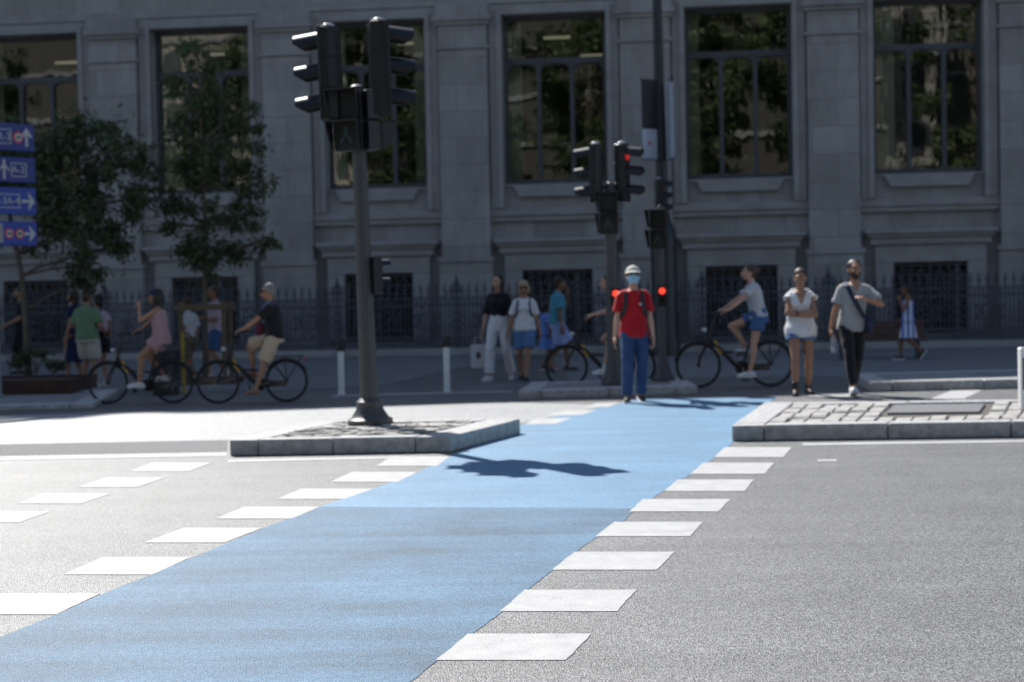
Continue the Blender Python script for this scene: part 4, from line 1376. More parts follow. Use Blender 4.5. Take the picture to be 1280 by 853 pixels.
def person(label, loc, yaw, H=1.72, group=None, sex='m', skin='skin', pelvis=(0, 0, .93), lean=0, side=0, feet=None, wrists=None, knee=None, elbow=None, foot_dir=None, foot_pitch=None,
           hand_dir=None, head_yaw=0, head_pitch=0, hair=None, hair_m='hair_dark', top=None, bottom=None, shoe=None, cap=None, mask=None, glasses=False, beard=False, vneck=None, seed=1, girth=1.0, curl=.5, shoe_low=False, dress=None, socks=None):
    root = empty('person', loc, yaw, None, H / 1.75)
    tag(root, label, 'person', group)
    P = Vector(pelvis)
    Rt = Matrix.Rotation(R(-lean), 3, 'X') @ Matrix.Rotation(R(side), 3, 'Y')
    T = lambda x, y, z: P + Rt @ Vector((x, y, z))
    f = sex == 'f'
    G = girth
    sw = .144 if f else .162
    hipw = .092 if f else .09
    SH = {s: T(sgn_(s) * sw, -.005, .45) for s in 'LR'}
    HP = {s: P + Matrix.Rotation(R(-min(lean, 12)), 3, 'X') @ Vector((sgn_(s) * hipw, 0, -.02)) for s in 'LR'}
    feet = feet or {}
    AN = {s: Vector(feet.get(s, (sgn_(s) * .10, 0, .085))) for s in 'LR'}
    knee = knee or {}; elbow = elbow or {}; wrists = wrists or {}
    KN = {}
    for s in 'LR':
        KN[s], AN[s] = ik(HP[s], AN[s], .43, .425, knee.get(s, (0, 1, .05)))
    WR, EL = {}, {}
    for s in 'LR':
        w = wrists.get(s, None)
        if w is None: w = T(sgn_(s) * (sw + .07), .03, -.075)
        EL[s], WR[s] = ik(SH[s], w, .29, .255, elbow.get(s, (sgn_(s) * .35, -1, -.1)))
    NB = T(0, -.01, .525)
    Rh = Matrix.Rotation(R(head_yaw), 3, 'Z') @ Matrix.Rotation(R(-head_pitch), 3, 'X')
    HC = NB + Rt @ Vector((0, .02, .05)) * .7 + Vector((0, .014, .012)) + Rh @ Vector((0, .012, .105))
    hd = lambda x, y, z: HC + Rh @ Vector((x, y, z))
    b = MB()
    # ---- torso as one loft of ellipses
    def torso(mb, off=0.0, lo=-.12, hi=.54, arm=False, flare=0.0, boxy=0.0):
        prof = [(-.13, .085, .075), (-.07, .15 if f else .145, .108), (.0, .166 if f else .158, .118), (.08, .15 if f else .150, .108), (.17, .122 if f else .140, .094), (.27, .138 if f else .155, .108),
                (.37, .146 if f else .162, .115), (.44, .138 if f else .155, .10), (.49, .105 if f else .125, .078), (.525, .06, .06), (.56, .052, .055)]
        rings = []
        zs = [z for z, _, _ in prof if lo < z < hi]
        zs = [lo] + zs + [hi]
        for z in zs:
            rx = np.interp(z, [p[0] for p in prof], [p[1] for p in prof]) * G + off
            ry = np.interp(z, [p[0] for p in prof], [p[2] for p in prof]) * G + off
            if flare and z < .12: rx += flare * (.12 - z) / .25; ry += flare * (.12 - z) / .25
            if boxy:
                wmin = (.158 + off) * boxy
                if z < .36: rx = max(rx, wmin); ry = max(ry, (.11 + off) * boxy)
            if z < .0 and off > .012: rx = max(rx, .176 * G + off); ry = max(ry, .112 * G + off)
            ring = []
            for k in range(20):
                a = 2 * math.pi * k / 20
                ring.append(T(rx * math.cos(a), ry * math.sin(a) - .008, z))
            rings.append(ring)
        mb.loft(rings)
        if f and hi > .3:
            for sx in (-1, 1): mb.ell(T(sx * .062, .085 + off * .6, .335), (.06 + off * .4, .05 + off * .3, .06 + off * .4))
        if hi > .48:
            for s in 'LR':
                mb.ell(SH[s].lerp(T(0, 0, .44), .16), (.056 + off * .7, .055 + off * .8, .052 + off * .5))
                mb.cone(T(sgn_(s) * .03, -.015, .50), SH[s].lerp(T(0, 0, .46), .25), .036 + off * .3, .045 + off * .3)
    torso(b)
    ka = (.9 if f else 1.0) * (G ** .5)
    for s in 'LR':
        b.cone(SH[s], EL[s], .050 * ka, .039 * ka); 
        md = EL[s].lerp(WR[s], .3)
        b.cone(EL[s], md, .039 * ka, .041 * ka); b.cone(md, WR[s], .041 * ka, .026 * ka)
        b.cone(HP[s], KN[s], .088 * G, .056 * G ** .5)
        cf = KN[s].lerp(AN[s], .3) + (Vector((0, -.018, 0)))
        b.cone(KN[s], cf, .052 * G ** .5, .056 * G ** .5); b.cone(cf, AN[s], .056 * G ** .5, .034)
    b.cone(NB - Rt @ Vector((0, 0, .04)), hd(0, -.018, -.045), .058, .052)
    # head
    b.ell(hd(0, -.012, .03), (.073, .093, .088), Rh); b.ell(hd(0, .022, -.038), (.058, .066, .07), Rh); b.ell(hd(0, .058, -.085), (.026, .022, .02), Rh)
    b.cone(hd(0, .084, .018), hd(0, .104, -.026), .010, .0155); b.ell(hd(0, .075, .032), (.055, .018, .012), Rh)
    for sx in (-1, 1):
        b.ell(hd(sx * .074, -.012, -.008), (.011, .02, .03), Rh); b.ell(hd(sx * .038, .062, -.022), (.02, .018, .02), Rh)
    b.ell(hd(0, .083, -.055), (.025, .012, .009), Rh)
    # hands: palm, four unequal fingers, thumb off the side of the palm
    hand_dir = hand_dir or {}
    HEND = {}
    for s in 'LR':
        dflt = (WR[s] - EL[s]).normalized()
        spec = hand_dir.get(s)
        d = Vector(spec[0]).normalized() if spec else dflt
        pn = Vector(spec[1]) if spec else Vector((-sgn_(s), .1, 0))    # palm normal
        pn = (pn - d * pn.dot(d)).normalized()
        wv = d.cross(pn)
        if spec is None and wv.y < 0: wv = -wv                        # thumb side forward
        if spec and len(spec) > 2 and spec[2] < 0: wv = -wv
        pc = WR[s] + d * .05
        Rm = Matrix((wv, pn, d)).transposed()
        b.ell(pc, (.041, .0165, .052), Rm)
        b.cone(WR[s], pc, .026, .024)
        cu_ = curl if not spec or len(spec) < 4 else spec[3]
        for k, (o_, ln) in enumerate(((.030, .068), (.0105, .078), (-.0105, .073), (-.030, .057))):
            p0 = pc + d * .042 + wv * o_
            sp = wv * (o_ * .35)
            d1 = (d * math.cos(cu_ * .6) + pn * math.sin(cu_ * .6)).normalized()
            d2 = (d * math.cos(cu_ * 1.6) + pn * math.sin(cu_ * 1.6)).normalized()
            p1 = p0 + d1 * ln * .55 + sp * .6; p2 = p1 + d2 * ln * .5 + sp * .4
            b.cone(p0 - d * .02, p1, .0098, .009, 8); b.cone(p1, p2, .009, .0078, 8)
        t0 = pc + wv * .03 - d * .02
        t1 = t0 + (wv * .75 + d * .55 + pn * .3).normalized() * .04; t2 = t1 + (d * .85 + wv * .25 + pn * .35).normalized() * .034
        b.cone(t0, t1, .014, .0115, 8); b.cone(t1, t2, .0115, .009, 8)
        HEND[s] = pc + d * .05
    # feet
    FD = {}
    foot_dir = foot_dir or {}; foot_pitch = foot_pitch or {}
    for s in 'LR':
        fa = foot_dir.get(s, sgn_(s) * -6); fp = foot_pitch.get(s, 0)
        d = Matrix.Rotation(R(fa), 3, 'Z') @ Matrix.Rotation(R(fp), 3, 'X') @ Vector((0, 1, 0))
        u = Matrix.Rotation(R(fa), 3, 'Z') @ Matrix.Rotation(R(fp), 3, 'X') @ Vector((0, 0, 1))
        FD[s] = (d, u, d.cross(u))
        b.cone(AN[s] - d * .035 - u * .045, AN[s] + d * .09 - u * .05, .034, .034); b.cone(AN[s] + d * .09 - u * .05, AN[s] + d * .165 - u * .062, .034, .02)
        b.cone(AN[s], AN[s] + d * .06 - u * .03, .036, .035)
    eyes = [hd(sx * .031, .084, .008) for sx in (-1, 1)]
    brow = [hd(sx * .033, .09, .033) for sx in (-1, 1)]
    mouth = hd(0, .092, -.056)
    sk = M[skin] if skin in M else skin

    def paint(c):
        if any((c - e).length < .0125 for e in eyes): return 1
        if any(abs((Rh.transposed() @ (c - e)).x) < .02 and (c - e).length < .023 and abs((Rh.transposed() @ (c - e)).z) < .0065 for e in brow): return 1
        q = Rh.transposed() @ (c - mouth)
        if abs(q.x) < .024 and abs(q.z) < .0085 and q.y > -.02: return 2
        if beard:
            q = Rh.transposed() @ (c - HC)
            if q.z < -.035 and q.z > -.115 and q.y > .0 and not (abs(q.x) < .02 and q.z > -.05): return 3
        return 0
    body_o = b.fuse('body', [sk, M['eye'], M['lip'], M[hair_m]], root, .0085, 2, paint=paint)
    # ---- clothes
    def mk(v): return v if not isinstance(v, tuple) else cloth('cloth', v)
    if bottom:
        c = MB(); off = bottom.get('off', .014); ln = bottom['len']
        torso(c, off, -.12, bottom.get('hi', .13))
        fl_ = bottom.get('flare', 0.0)
        for s in 'LR':
            if ln <= 1:
                e = HP[s].lerp(KN[s], ln); 
                c.tube([HP[s] + (HP[s] - KN[s]).normalized() * .03, HP[s], HP[s].lerp(KN[s], ln * .55), e], [.05, .084 * G + off, .082 * G + off + fl_ * .5, .088 * G - .03 * ln * G + off + fl_], 14)
            else:
                e = KN[s].lerp(AN[s], ln - 1)
                kn = (KN[s] - HP[s].lerp(AN[s], .5)) * .0
                c.tube([HP[s] + (HP[s] - KN[s]).normalized() * .03, HP[s], HP[s].lerp(KN[s], .6), KN[s] + kn], [.05, .084 * G + off, .074 * G + off, .058 * G + off], 14)
                c.cone(HP[s].lerp(KN[s], .6), KN[s], .07 * G + off, .058 * G + off, 14)
                c.tube([KN[s] + (HP[s] - KN[s]).normalized() * .03, KN[s].lerp(AN[s], .3) + Vector((0, -.014, 0)), e], [.057 * G + off, .058 * G + off + fl_ * .3, bottom.get('cuff', .05) + fl_], 14)
                c.ell(KN[s], (.056 * G + off,) * 3)
        bt = c.fuse(bottom.get('name', 'trousers'), mk(bottom['m']), root, .0105, 2, fold=bottom.get('fold', .008), seed=seed)
        if bottom.get('hem'):
            for s in 'LR':
                h = MB(); e = HP[s].lerp(KN[s], ln); d = (KN[s] - HP[s]).normalized()
                h.tube([e - d * .035, e + d * .004], .088 * G - .03 * ln * G + off + fl_ + .006, 16); h.build('turned_up_hem', bottom['hem'], bt, smooth='auto')
    if top:
        c = MB(); off = top.get('off', .018)
        torso(c, off, top.get('lo', -.06), top.get('hi', .505), flare=top.get('flare', .02), boxy=top.get('boxy', .95))
        sl = top.get('sleeve', .55)
        for s in 'LR':
            if sl > 0:
                d = (EL[s] - SH[s]).normalized()
                if sl <= 1:
                    e = SH[s].lerp(EL[s], sl); c.tube([SH[s] - d * .0, SH[s].lerp(EL[s], sl * .5), e], [.05 * ka + off * .6, .052 * ka + off * .8, .047 * ka + off * .8 + top.get('cuff', .014)], 14)
                else:
                    c.cone(SH[s], EL[s], .052 * ka + off, .042 * ka + off, 14); c.tube([EL[s], EL[s].lerp(WR[s], sl - 1)], [.044 * ka + off, .034 * ka + off], 14)
        if vneck is None:
            c.cone(T(0, -.01, .46), T(0, -.012, .515), .075, .066)
        tm = [mk(top['m'])]
        pf = None
        if top.get('side') is not None:
            tm.append(mk(top['side']))
            inv = Rt.transposed()
            def pf(cn):
                q = inv @ (cn - P); return 1 if abs(q.x) > .02 and q.y > .03 and q.z < .24 and q.z > -.02 else 0
        if vneck is not None:
            tm.append(sk); vi = len(tm) - 1; inv = Rt.transposed(); old = pf
            def pf(cn):
                q = inv @ (cn - P)
                if q.y > 0 and q.z > vneck and abs(q.x) < .012 + (q.z - vneck) * .42 and abs(q.x) < .075: return vi
                return old(cn) if old else 0
        to = c.fuse(top.get('name', 'shirt'), tm, root, .0105, 2, fold=top.get('fold', .008), paint=pf, seed=seed + 5)
    if dress:
        c = MB(); rings = []
        z0, z1 = dress['lo'], dress['hi']
        for k in range(8):
            t = k / 7; z = z1 + (z0 - z1) * t
            rx = .125 + (dress['r'] - .125) * t; ry = .10 + (dress['r'] * .85 - .10) * t
            rings.append([P + Vector((rx * (1 + .06 * t * math.sin(a * 7)) * math.cos(a), ry * (1 + .06 * t * math.sin(a * 7)) * math.sin(a) - .01, z)) for a in [2 * math.pi * q / 42 for q in range(42)]])
        c.loft(rings); c.fuse('skirt', mk(dress['m']), root, .011, 1, fold=.006)
    if shoe:
        for s in 'LR':
            d, u, x = FD[s]; c = MB(); A = AN[s]
            if shoe.get('kind') == 'sandal':
                c.box(A + d * .05 - u * .078, (.095, .25, .018), rot=Matrix((x, d, u)).transposed())
                c.ring(A + d * .08 - u * .05, .042, .012, d, n=14, k=6)
                c.build('sandal', mk(shoe['m']), root, smooth='auto'); continue
            c.cone(A - d * .045 - u * .04, A + d * .08 - u * .045, .043, .043); c.cone(A + d * .08 - u * .045, A + d * .175 - u * .055, .043, .030)
            top_h = shoe.get('h', 0.0)
            c.tube([A - u * .04 + d * .005, A + u * (.005 + top_h)], [.05, .044 + top_h * .08], 12)
            so = c.fuse('shoe', mk(shoe['m']), root, .009, 1)
            sl = MB()
            pts = []
            for (yy, ww) in ((-.095, .02), (-.085, .036), (-.03, .043), (.05, .044), (.12, .048), (.175, .042), (.205, .022)):
                pts.append((yy, ww))
            out = [(w, y) for y, w in pts] + [(-w, y) for y, w in reversed(pts)]
            sl.loft([[A + d * y + x * w - u * .085 for w, y in out], [A + d * y + x * w - u * .062 for w, y in out]])
            sl.build('sole', mk(shoe.get('sole', (.75, .75, .73))), so)
    if socks:
        for s in 'LR':
            c = MB(); c.tube([AN[s] - (KN[s] - AN[s]).normalized() * .02, AN[s].lerp(KN[s], .2)], [.045, .047], 12); c.build('sock', mk(socks), root, smooth='auto')
    # ---- hair, headgear
    if hair:
        c = MB(); hm = M[hair_m]
        c.ell(hd(0, -.026, .05), (.082, .093, .084), Rh, 20, 12)
        c.ell(hd(0, -.06, -.005), (.072, .055, .075), Rh)
        if hair == 'long':
            for sx in (-1, 1):
                c.cone(hd(sx * .07, -.02, .01), hd(sx * .085, -.01, -.16), .032, .03); c.cone(hd(sx * .085, -.01, -.16), hd(sx * .09, .0, -.26), .03, .018)
            c.cone(hd(0, -.075, 0), hd(0, -.085, -.2), .07, .06); c.cone(hd(0, -.085, -.2), hd(0, -.09, -.32), .06, .03)
        elif hair == 'tail':
            c.cone(hd(0, -.11, .04), hd(0, -.15, -.03), .03, .035); c.cone(hd(0, -.15, -.03), hd(0, -.14, -.16), .035, .014)
        elif hair == 'bun':
            c.ell(hd(0, -.12, .05), (.045, .04, .045), Rh)
        elif hair == 'bob':
            for sx in (-1, 1): c.cone(hd(sx * .07, -.02, .02), hd(sx * .078, .0, -.07), .03, .024)
            c.cone(hd(0, -.07, .0), hd(0, -.075, -.1), .066, .05)
        c.fuse('hair', hm, root, .0085, 1, fold=.006, seed=seed)
    if cap:
        c = MB()
        c.ell(hd(0, -.012, .052), (.087, .106, .082), Rh, 20, 12)
        cut = cap.get('low', .03)
        c2 = MB(); rings = []
        for k in range(7):
            ph = R(k * 15); rings.append([hd(.089 * math.cos(ph) * math.cos(a), -.012 + .108 * math.cos(ph) * math.sin(a), .035 + .098 * math.sin(ph)) for a in [2 * math.pi * q / 24 for q in range(24)]])
        c2.loft(rings); co_ = c2.build('cap', mk(cap['m']), root, smooth='auto')
        br = MB(); pts = [R(a) for a in range(18, 163, 12)]
        inn = [hd(.087 * math.cos(a), -.012 + .106 * math.sin(a), .04) for a in pts]; out = [hd(.092 * math.cos(a), .0 + .192 * math.sin(a), .034 - .026 * math.sin(a)) for a in pts]
        k_ = len(pts); up_ = Rh @ Vector((0, 0, .006))
        vs = inn + out + [p + up_ for p in inn] + [p + up_ for p in out]
        fs = []
        for i in range(k_ - 1):
            fs += [(i, i + 1, k_ + i + 1, k_ + i), (2 * k_ + i, 3 * k_ + i, 3 * k_ + i + 1, 2 * k_ + i + 1), (k_ + i, k_ + i + 1, 3 * k_ + i + 1, 3 * k_ + i)]
        br.add(vs, fs); br.build('brim', mk(cap.get('brim', cap['m'])), co_, smooth='auto')
    if mask:
        c = MB(); rings = []
        for z, r_, fy in ((.004, .058, .103), (-.02, .064, .118), (-.055, .064, .112), (-.095, .05, .085)):
            rings.append([hd(r_ * 1.08 * math.cos(R(a)), -.0 + fy * math.sin(R(a)) ** .7, z) for a in range(8, 173, 12)])
        n_ = len(rings[0]); vs = [p for r in rings for p in r]
        c.add(vs, [(i * n_ + j, i * n_ + j + 1, (i + 1) * n_ + j + 1, (i + 1) * n_ + j) for i in range(3) for j in range(n_ - 1)])
        c.build('face_mask', mk(mask), root, smooth=True)
    if glasses:
        c = MB()
        for sx in (-1, 1):
            c.ell(hd(sx * .034, .094, .01), (.027, .008, .019), Rh); c.tube([hd(sx * .06, .088, .014), hd(sx * .078, -.01, .01)], .004, 6)
        c.tube([hd(-.012, .1, .014), hd(.012, .1, .014)], .004, 6)
        c.build('glasses', M['black'], root, smooth='auto')
    hc0 = hd(0, 0, -.07); upv = Rh @ Vector((0, 0, 1))
    def grow(o):
        for v in o.data.vertices:
            q = (v.co - hc0).dot(upv); t = min(max((q + .03) / .05, 0), 1)
            if (v.co - hc0).length < .42: v.co = hc0 + (v.co - hc0) * (1 + .11 * t * t * (3 - 2 * t))
    for o in [body_o] + [c for c in root.children if c.name.split('.')[0] in ('hair', 'cap', 'face_mask', 'glasses')]:
        grow(o)
        for c in o.children: grow(c)
    root_info = dict(grow=grow, P=P, T=T, SH=SH, WR=WR, EL=EL, HEND=HEND, KN=KN, AN=AN, hd=hd, HC=HC, k=H / 1.75, loc=Vector(loc), yaw=yaw, root=root, Rt=Rt)
    return root_info


def wpos(pi, v):
    return pi['loc'] + Matrix.Rotation(pi['yaw'], 3, 'Z') @ (Vector(v) * pi['k'])


def straps(pi, name, m, width=.04, chest=True):
    """Rucksack carried by a person: the bag is its own thing, with its two straps."""
    r = empty(name[0], pi['loc'], pi['yaw'], None, pi['k'])
    tag(r, name[1], 'backpack')
    T = pi['T']
    c = MB()
    c.ell(T(0, -.21, .27), (.14, .09, .20)); c.ell(T(0, -.24, .17), (.11, .07, .10))
    bg_ = c.fuse('bag', m, r, .014, 2, fold=.005)
    for sx in (-1, 1):
        s = MB()
        pts = [T(sx * .09, -.155, .44), T(sx * .098, -.05, .512), T(sx * .10, .055, .49), T(sx * .108, .128, .40), T(sx * .118, .135, .30), T(sx * .145, .09, .2), T(sx * .165, -.02, .14)]
        rings = []
        for i, p in enumerate(pts):
            d = (pts[min(i + 1, 6)] - pts[max(i - 1, 0)]).normalized()
            wv = (pi['Rt'] @ Vector((1, 0, 0))); wv = (wv - d * wv.dot(d)).normalized(); nv = d.cross(wv)
            rings.append([p + wv * a * width / 2 + nv * bb * .008 for a, bb in ((-1, -1), (1, -1), (1, 1), (-1, 1))])
        s.loft(rings); s.build('strap', m, r, smooth='auto')
    return r


LEFT = R(90)       # +y local turned to face the left of the picture
RIGHT = R(-90)
FRONT = R(180)
# ------------------------------------------------------------------ who is in the picture
DENIM = mat('denim_blue', (.055, .12, .27), .85, .2, 30, .4, 500)
DENIM_L = mat('denim_light', (.10, .20, .38), .85, .22, 30, .4, 500)
JEANS = mat('jeans_dark', (.030, .065, .16), .85, .25, 9, .4, 500)
WHITE_C = cloth('white_cotton', (.72, .71, .72), .05)
BLACK_C = cloth('black_cotton', (.016, .016, .019))
GREY_C = cloth('grey_tshirt', (.36, .37, .38), .06)
GREYB_C = cloth('pale_grey_tshirt', (.50, .51, .54), .05)
RED_C = cloth('red_tshirt', (.44, .012, .02), .08)
TEAL_C = cloth('teal_tshirt', (.07, .26, .34))
LAV_C = cloth('lavender_cotton', (.32, .36, .60))
BLUE_C = cloth('blue_dress', (.14, .24, .55))
PINK_C = cloth('dusty_pink_cotton', (.40, .25, .265), .08)
PALEPINK_C = cloth('pale_pink_cotton', (.52, .40, .47), .06)
GREEN_C = cloth('green_polo', (.17, .26, .15), .08)
CREAM_C = cloth('cream_cotton', (.52, .48, .42), .07)
BEIGE_C = cloth('beige_cotton', (.50, .40, .28), .07)
BROWN_C = cloth('brown_cotton', (.20, .15, .11), .1)
NAVY_C = cloth('navy_cotton', (.018, .025, .075), .1)
NAVYB = mat('navy_canvas', (.016, .022, .06), .7, .15, 20, .4, 200)
CAPC = mat('cap_pale_camo', (.66, .64, .56), .85, 0, 16, .3, 300, col2=(.34, .35, .28))
MASK = mat('blue_mask', (.30, .50, .66), .8, .04, 30)
STRIPE = mat('striped_cotton', (.5, .5, .5), .85)
_nt = STRIPE.node_tree; _tc = _nt.nodes.new('ShaderNodeTexCoord'); _w = _nt.nodes.new('ShaderNodeTexWave'); _w.inputs['Scale'].default_value = 2.6; _w.bands_direction = 'Y'
_r = _nt.nodes.new('ShaderNodeValToRGB'); _r.color_ramp.interpolation = 'CONSTANT'; _r.color_ramp.elements[0].color = (.10, .16, .48, 1); _r.color_ramp.elements[1].position = .42; _r.color_ramp.elements[1].color = (.66, .67, .74, 1)
_nt.links.new(_tc.outputs['Object'], _w.inputs[0]); _nt.links.new(_w.outputs['Fac'], _r.inputs[0]); _nt.links.new(_r.outputs[0], _nt.nodes['Principled BSDF'].inputs['Base Color'])
SH_WHITE = dict(m=mat('white_shoe', (.66, .66, .65), .6, .05, 20)); SH_BLACK = dict(m=mat('black_shoe', (.02, .02, .022), .5), sole=M['black'])
SH_BW = dict(m=mat('dark_canvas_shoe', (.03, .03, .035), .7), sole=M['white'])
SH_RED = dict(m=mat('red_shoe', (.35, .03, .03), .6), sole=M['white'])

# -- man in red on the blue crossing
pr = person('man in red tee, pale cap, light blue mask and jeans walking down the blue crossing', at(794, 502.5), FRONT, 1.715, skin='skin',
            feet={'R': (.115, .17, .085), 'L': (-.085, -.13, .10)}, foot_pitch={'L': -12}, foot_dir={'R': -8, 'L': 8},
            wrists={'R': (.255, .06, .80), 'L': (-.245, .05, .80)}, head_pitch=-12, head_yaw=2, hair='short', hair_m='hair_brown', cap=dict(m=CAPC, brim=mat('cap_brim_pale', (.60, .57, .50), .8)), mask=MASK, glasses=True,
            top=dict(m=RED_C, sleeve=.78, lo=-.10, off=.022, boxy=.92, cuff=.014, name='tshirt'), bottom=dict(m=JEANS, len=1.97, off=.016, flare=.012, cuff=.062, name='jeans'), shoe=SH_BW, seed=2)
straps(pr, ('backpack', 'dark backpack with two black straps worn by the man in red'), mat('backpack_black', (.02, .02, .022), .7, .15, 20, .3, 200), .05)
m_ = MB(); m_.box((0, 0, 0), (.035, .004, .03)); lg = m_.build('chest_emblem', M['sign_white'], pr['root']); lg.location = pr['T'](-.075, .148, .33)
# -- couple at the end of the crossing
pw = person('woman with folded arms in white sleeveless top, denim shorts and black ankle boots', at(1002, 494), R(176), 1.645, sex='f', skin='skin_tan', feet={'R': (.10, .14, .085), 'L': (-.11, -.12, .09)},
            wrists={'R': (-.055, .205, 1.10), 'L': (.075, .225, 1.145)}, elbow={'R': (1, .1, -.5), 'L': (-1, .1, -.5)},
            hand_dir={'R': ((-1, .15, .08), (0, -1, 0)), 'L': ((1, .1, .06), (0, -1, 0))}, head_yaw=-8, head_pitch=4, hair='bun', hair_m='hair_brown',
            top=dict(m=WHITE_C, sleeve=.2, lo=-.13, off=.024, boxy=1.04, cuff=.035, flare=.05, name='sleeveless_top'), vneck=.34,
            bottom=dict(m=DENIM, len=.34, off=.016, flare=.012, name='denim_shorts', hem=DENIM_L), shoe=dict(SH_BLACK, h=.10), girth=1.07, seed=4)
hb = MB(); hb.ring(pw['WR']['L'], .036, .009, pw['WR']['L'] - pw['EL']['L'], 16, 6); hb.build('wrist_band', M['black'], pw['root'], smooth=True)
hb = MB()
hb.cone(pw['T'](-.10, -.03, .50), pw['T'](.10, -.03, .50), .045, .045); hb.cone(pw['T'](-.10, -.03, .5), pw['T'](-.10, .085, .40), .045, .02); hb.cone(pw['T'](.10, -.03, .5), pw['T'](.10, .085, .40), .045, .02)
hb.fuse('folded_hood', WHITE_C, pw['root'], .01, 2, fold=.008)
pm_ = person('bearded man in grey V neck tee and slim dark trousers striding beside a woman', at(1066, 493.5), R(180), 1.75, skin='skin_tan', lean=8, side=-3,
             feet={'R': (.05, .24, .10), 'L': (-.05, -.16, .10)}, foot_pitch={'R': 14, 'L': -18},
             wrists={'R': (.30, .06, .80), 'L': (-.115, .30, 1.235)}, elbow={'L': (-1, -.15, -.55)}, hand_dir={'L': ((.65, .35, .25), (0, -.3, -1)), 'R': ((.05, .12, -1), (-1, .1, 0), 1, .85)},
             head_yaw=8, head_pitch=-10, hair='short', hair_m='hair_dark', beard=True, top=dict(m=GREY_C, sleeve=.72, lo=-.10, off=.02, boxy=.92, cuff=.02, name='tshirt'), vneck=.42,
             bottom=dict(m=BLACK_C, len=1.9, off=.010, cuff=.046, name='slim_trousers'), shoe=SH_WHITE, seed=6)
bt = empty('water_bottle', wpos(pm_, pm_['HEND']['R'] + Vector((-.03, .02, 0)))); tag(bt, 'clear plastic water bottle in the hand of the man in grey', 'bottle')
m_ = MB(); m_.lathe([(.005, -.21), (.033, -.21), (.034, -.15), (.031, -.14), (.034, -.12), (.034, -.04), (.026, -.005), (.014, .02), (.014, .035)], n=18)
pl_ = mat('bottle_plastic', (.75, .8, .85), .08); pl_.node_tree.nodes['Principled BSDF'].inputs['Transmission Weight'].default_value = .75; pl_.node_tree.nodes['Principled BSDF'].inputs['IOR'].default_value = 1.2
m_.build('body', pl_, bt, smooth='auto')
m_ = MB(); m_.lathe([(.017, .032), (.017, .052)], n=14); m_.build('screw_cap', M['sign_blue'], bt)
cb = empty('crossbody_bag', pm_['loc'], pm_['yaw'], None, pm_['k']); tag(cb, 'navy crossbody bag slung across the man in grey', 'bag')
T = pm_['T']; m_ = MB(); m_.ell(T(-.205, .06, -.0), (.06, .13, .115)); m_.ell(T(-.205, .09, -.05), (.055, .11, .08)); m_.fuse('pouch', NAVYB, cb, .012, 1, fold=.006)
m_ = MB(); pts = [T(.115, -.12, .40), T(.125, -.02, .515), T(.11, .07, .49), T(.06, .142, .38), T(-.02, .158, .25), T(-.11, .15, .12), T(-.19, .10, .07)]
rings = []
for i, p in enumerate(pts):
    d = (pts[min(i + 1, 6)] - pts[max(i - 1, 0)]).normalized(); nv = Vector((0, 1, .2)) if 1 < i < 6 else Vector((.6, 0, 1)); wv = d.cross(nv).normalized(); nv = d.cross(wv)
    rings.append([p + wv * a * .028 + nv * b_ * .008 for a, b_ in ((-1, -1), (1, -1), (1, 1), (-1, 1))])
m_.loft(rings); m_.build('strap', NAVYB, cb, smooth='auto')

# -- the two women on the far side
p1_ = person('long haired woman in black top and white trousers carrying a paper bag', at(625, 475), R(165), 1.70, sex='f', skin='skin',
             feet={'R': (.14, .15, .085), 'L': (-.16, -.14, .10)}, foot_pitch={'L': -10}, foot_dir={'R': -14, 'L': 16}, wrists={'R': (.275, .04, .80), 'L': (-.27, .05, .83)},
             head_yaw=-18, hair='long', hair_m='hair_dark', top=dict(m=BLACK_C, sleeve=1.0, lo=.12, off=.02, boxy=0, flare=0, cuff=.02, name='black_top'), bottom=dict(m=WHITE_C, len=1.93, off=.018, hi=.15, flare=.02, cuff=.062, name='white_trousers'), shoe=SH_WHITE, seed=8)
pb = empty('paper_bag', wpos(p1_, p1_['HEND']['R'] + Vector((.03, 0, -.02)))); tag(pb, 'white paper shopping bag in the hand of the woman in black top', 'bag')
m_ = MB(); m_.box((-.03, 0, -.33), (.25, .11, .38)); m_.build('bag', mat('paper_white', (.58, .56, .56), .8, .05, 6), pb, bevel=.008)
m_ = MB()
for y in (-.04, .04): m_.tube([(-.10, y, -.14), (-.08, y, -.03), (.0, y, 0), (.05, y, -.14)], .004, 6)
m_.build('handle', M['white'], pb)
m_ = MB(); m_.box((-.03, -.0565, -.31), (.07, .003, .1)); m_.build('printed_mark', M['pole'], pb)
p2_ = person('blonde woman in white tee, sunglasses and knee length denim shorts stepping forward', at(657, 475.5), R(174), 1.585, sex='f', skin='skin_tan',
             feet={'R': (.09, -.16, .12), 'L': (-.03, .2, .085)}, foot_pitch={'R': -25}, wrists={'R': (.30, .1, .82), 'L': (-.28, .02, .82)}, head_yaw=4, hair='bob', hair_m='hair_blond', glasses=True,
             top=dict(m=WHITE_C, sleeve=.85, lo=-.06, off=.022, boxy=1.03, name='tshirt'), bottom=dict(m=DENIM_L, len=.82, off=.022, flare=.012, name='denim_shorts', hem=DENIM_L), shoe=SH_BLACK, girth=1.08, seed=9)
straps(p2_, ('backpack', 'small navy backpack on the blonde woman in white tee'), NAVYB, .035)
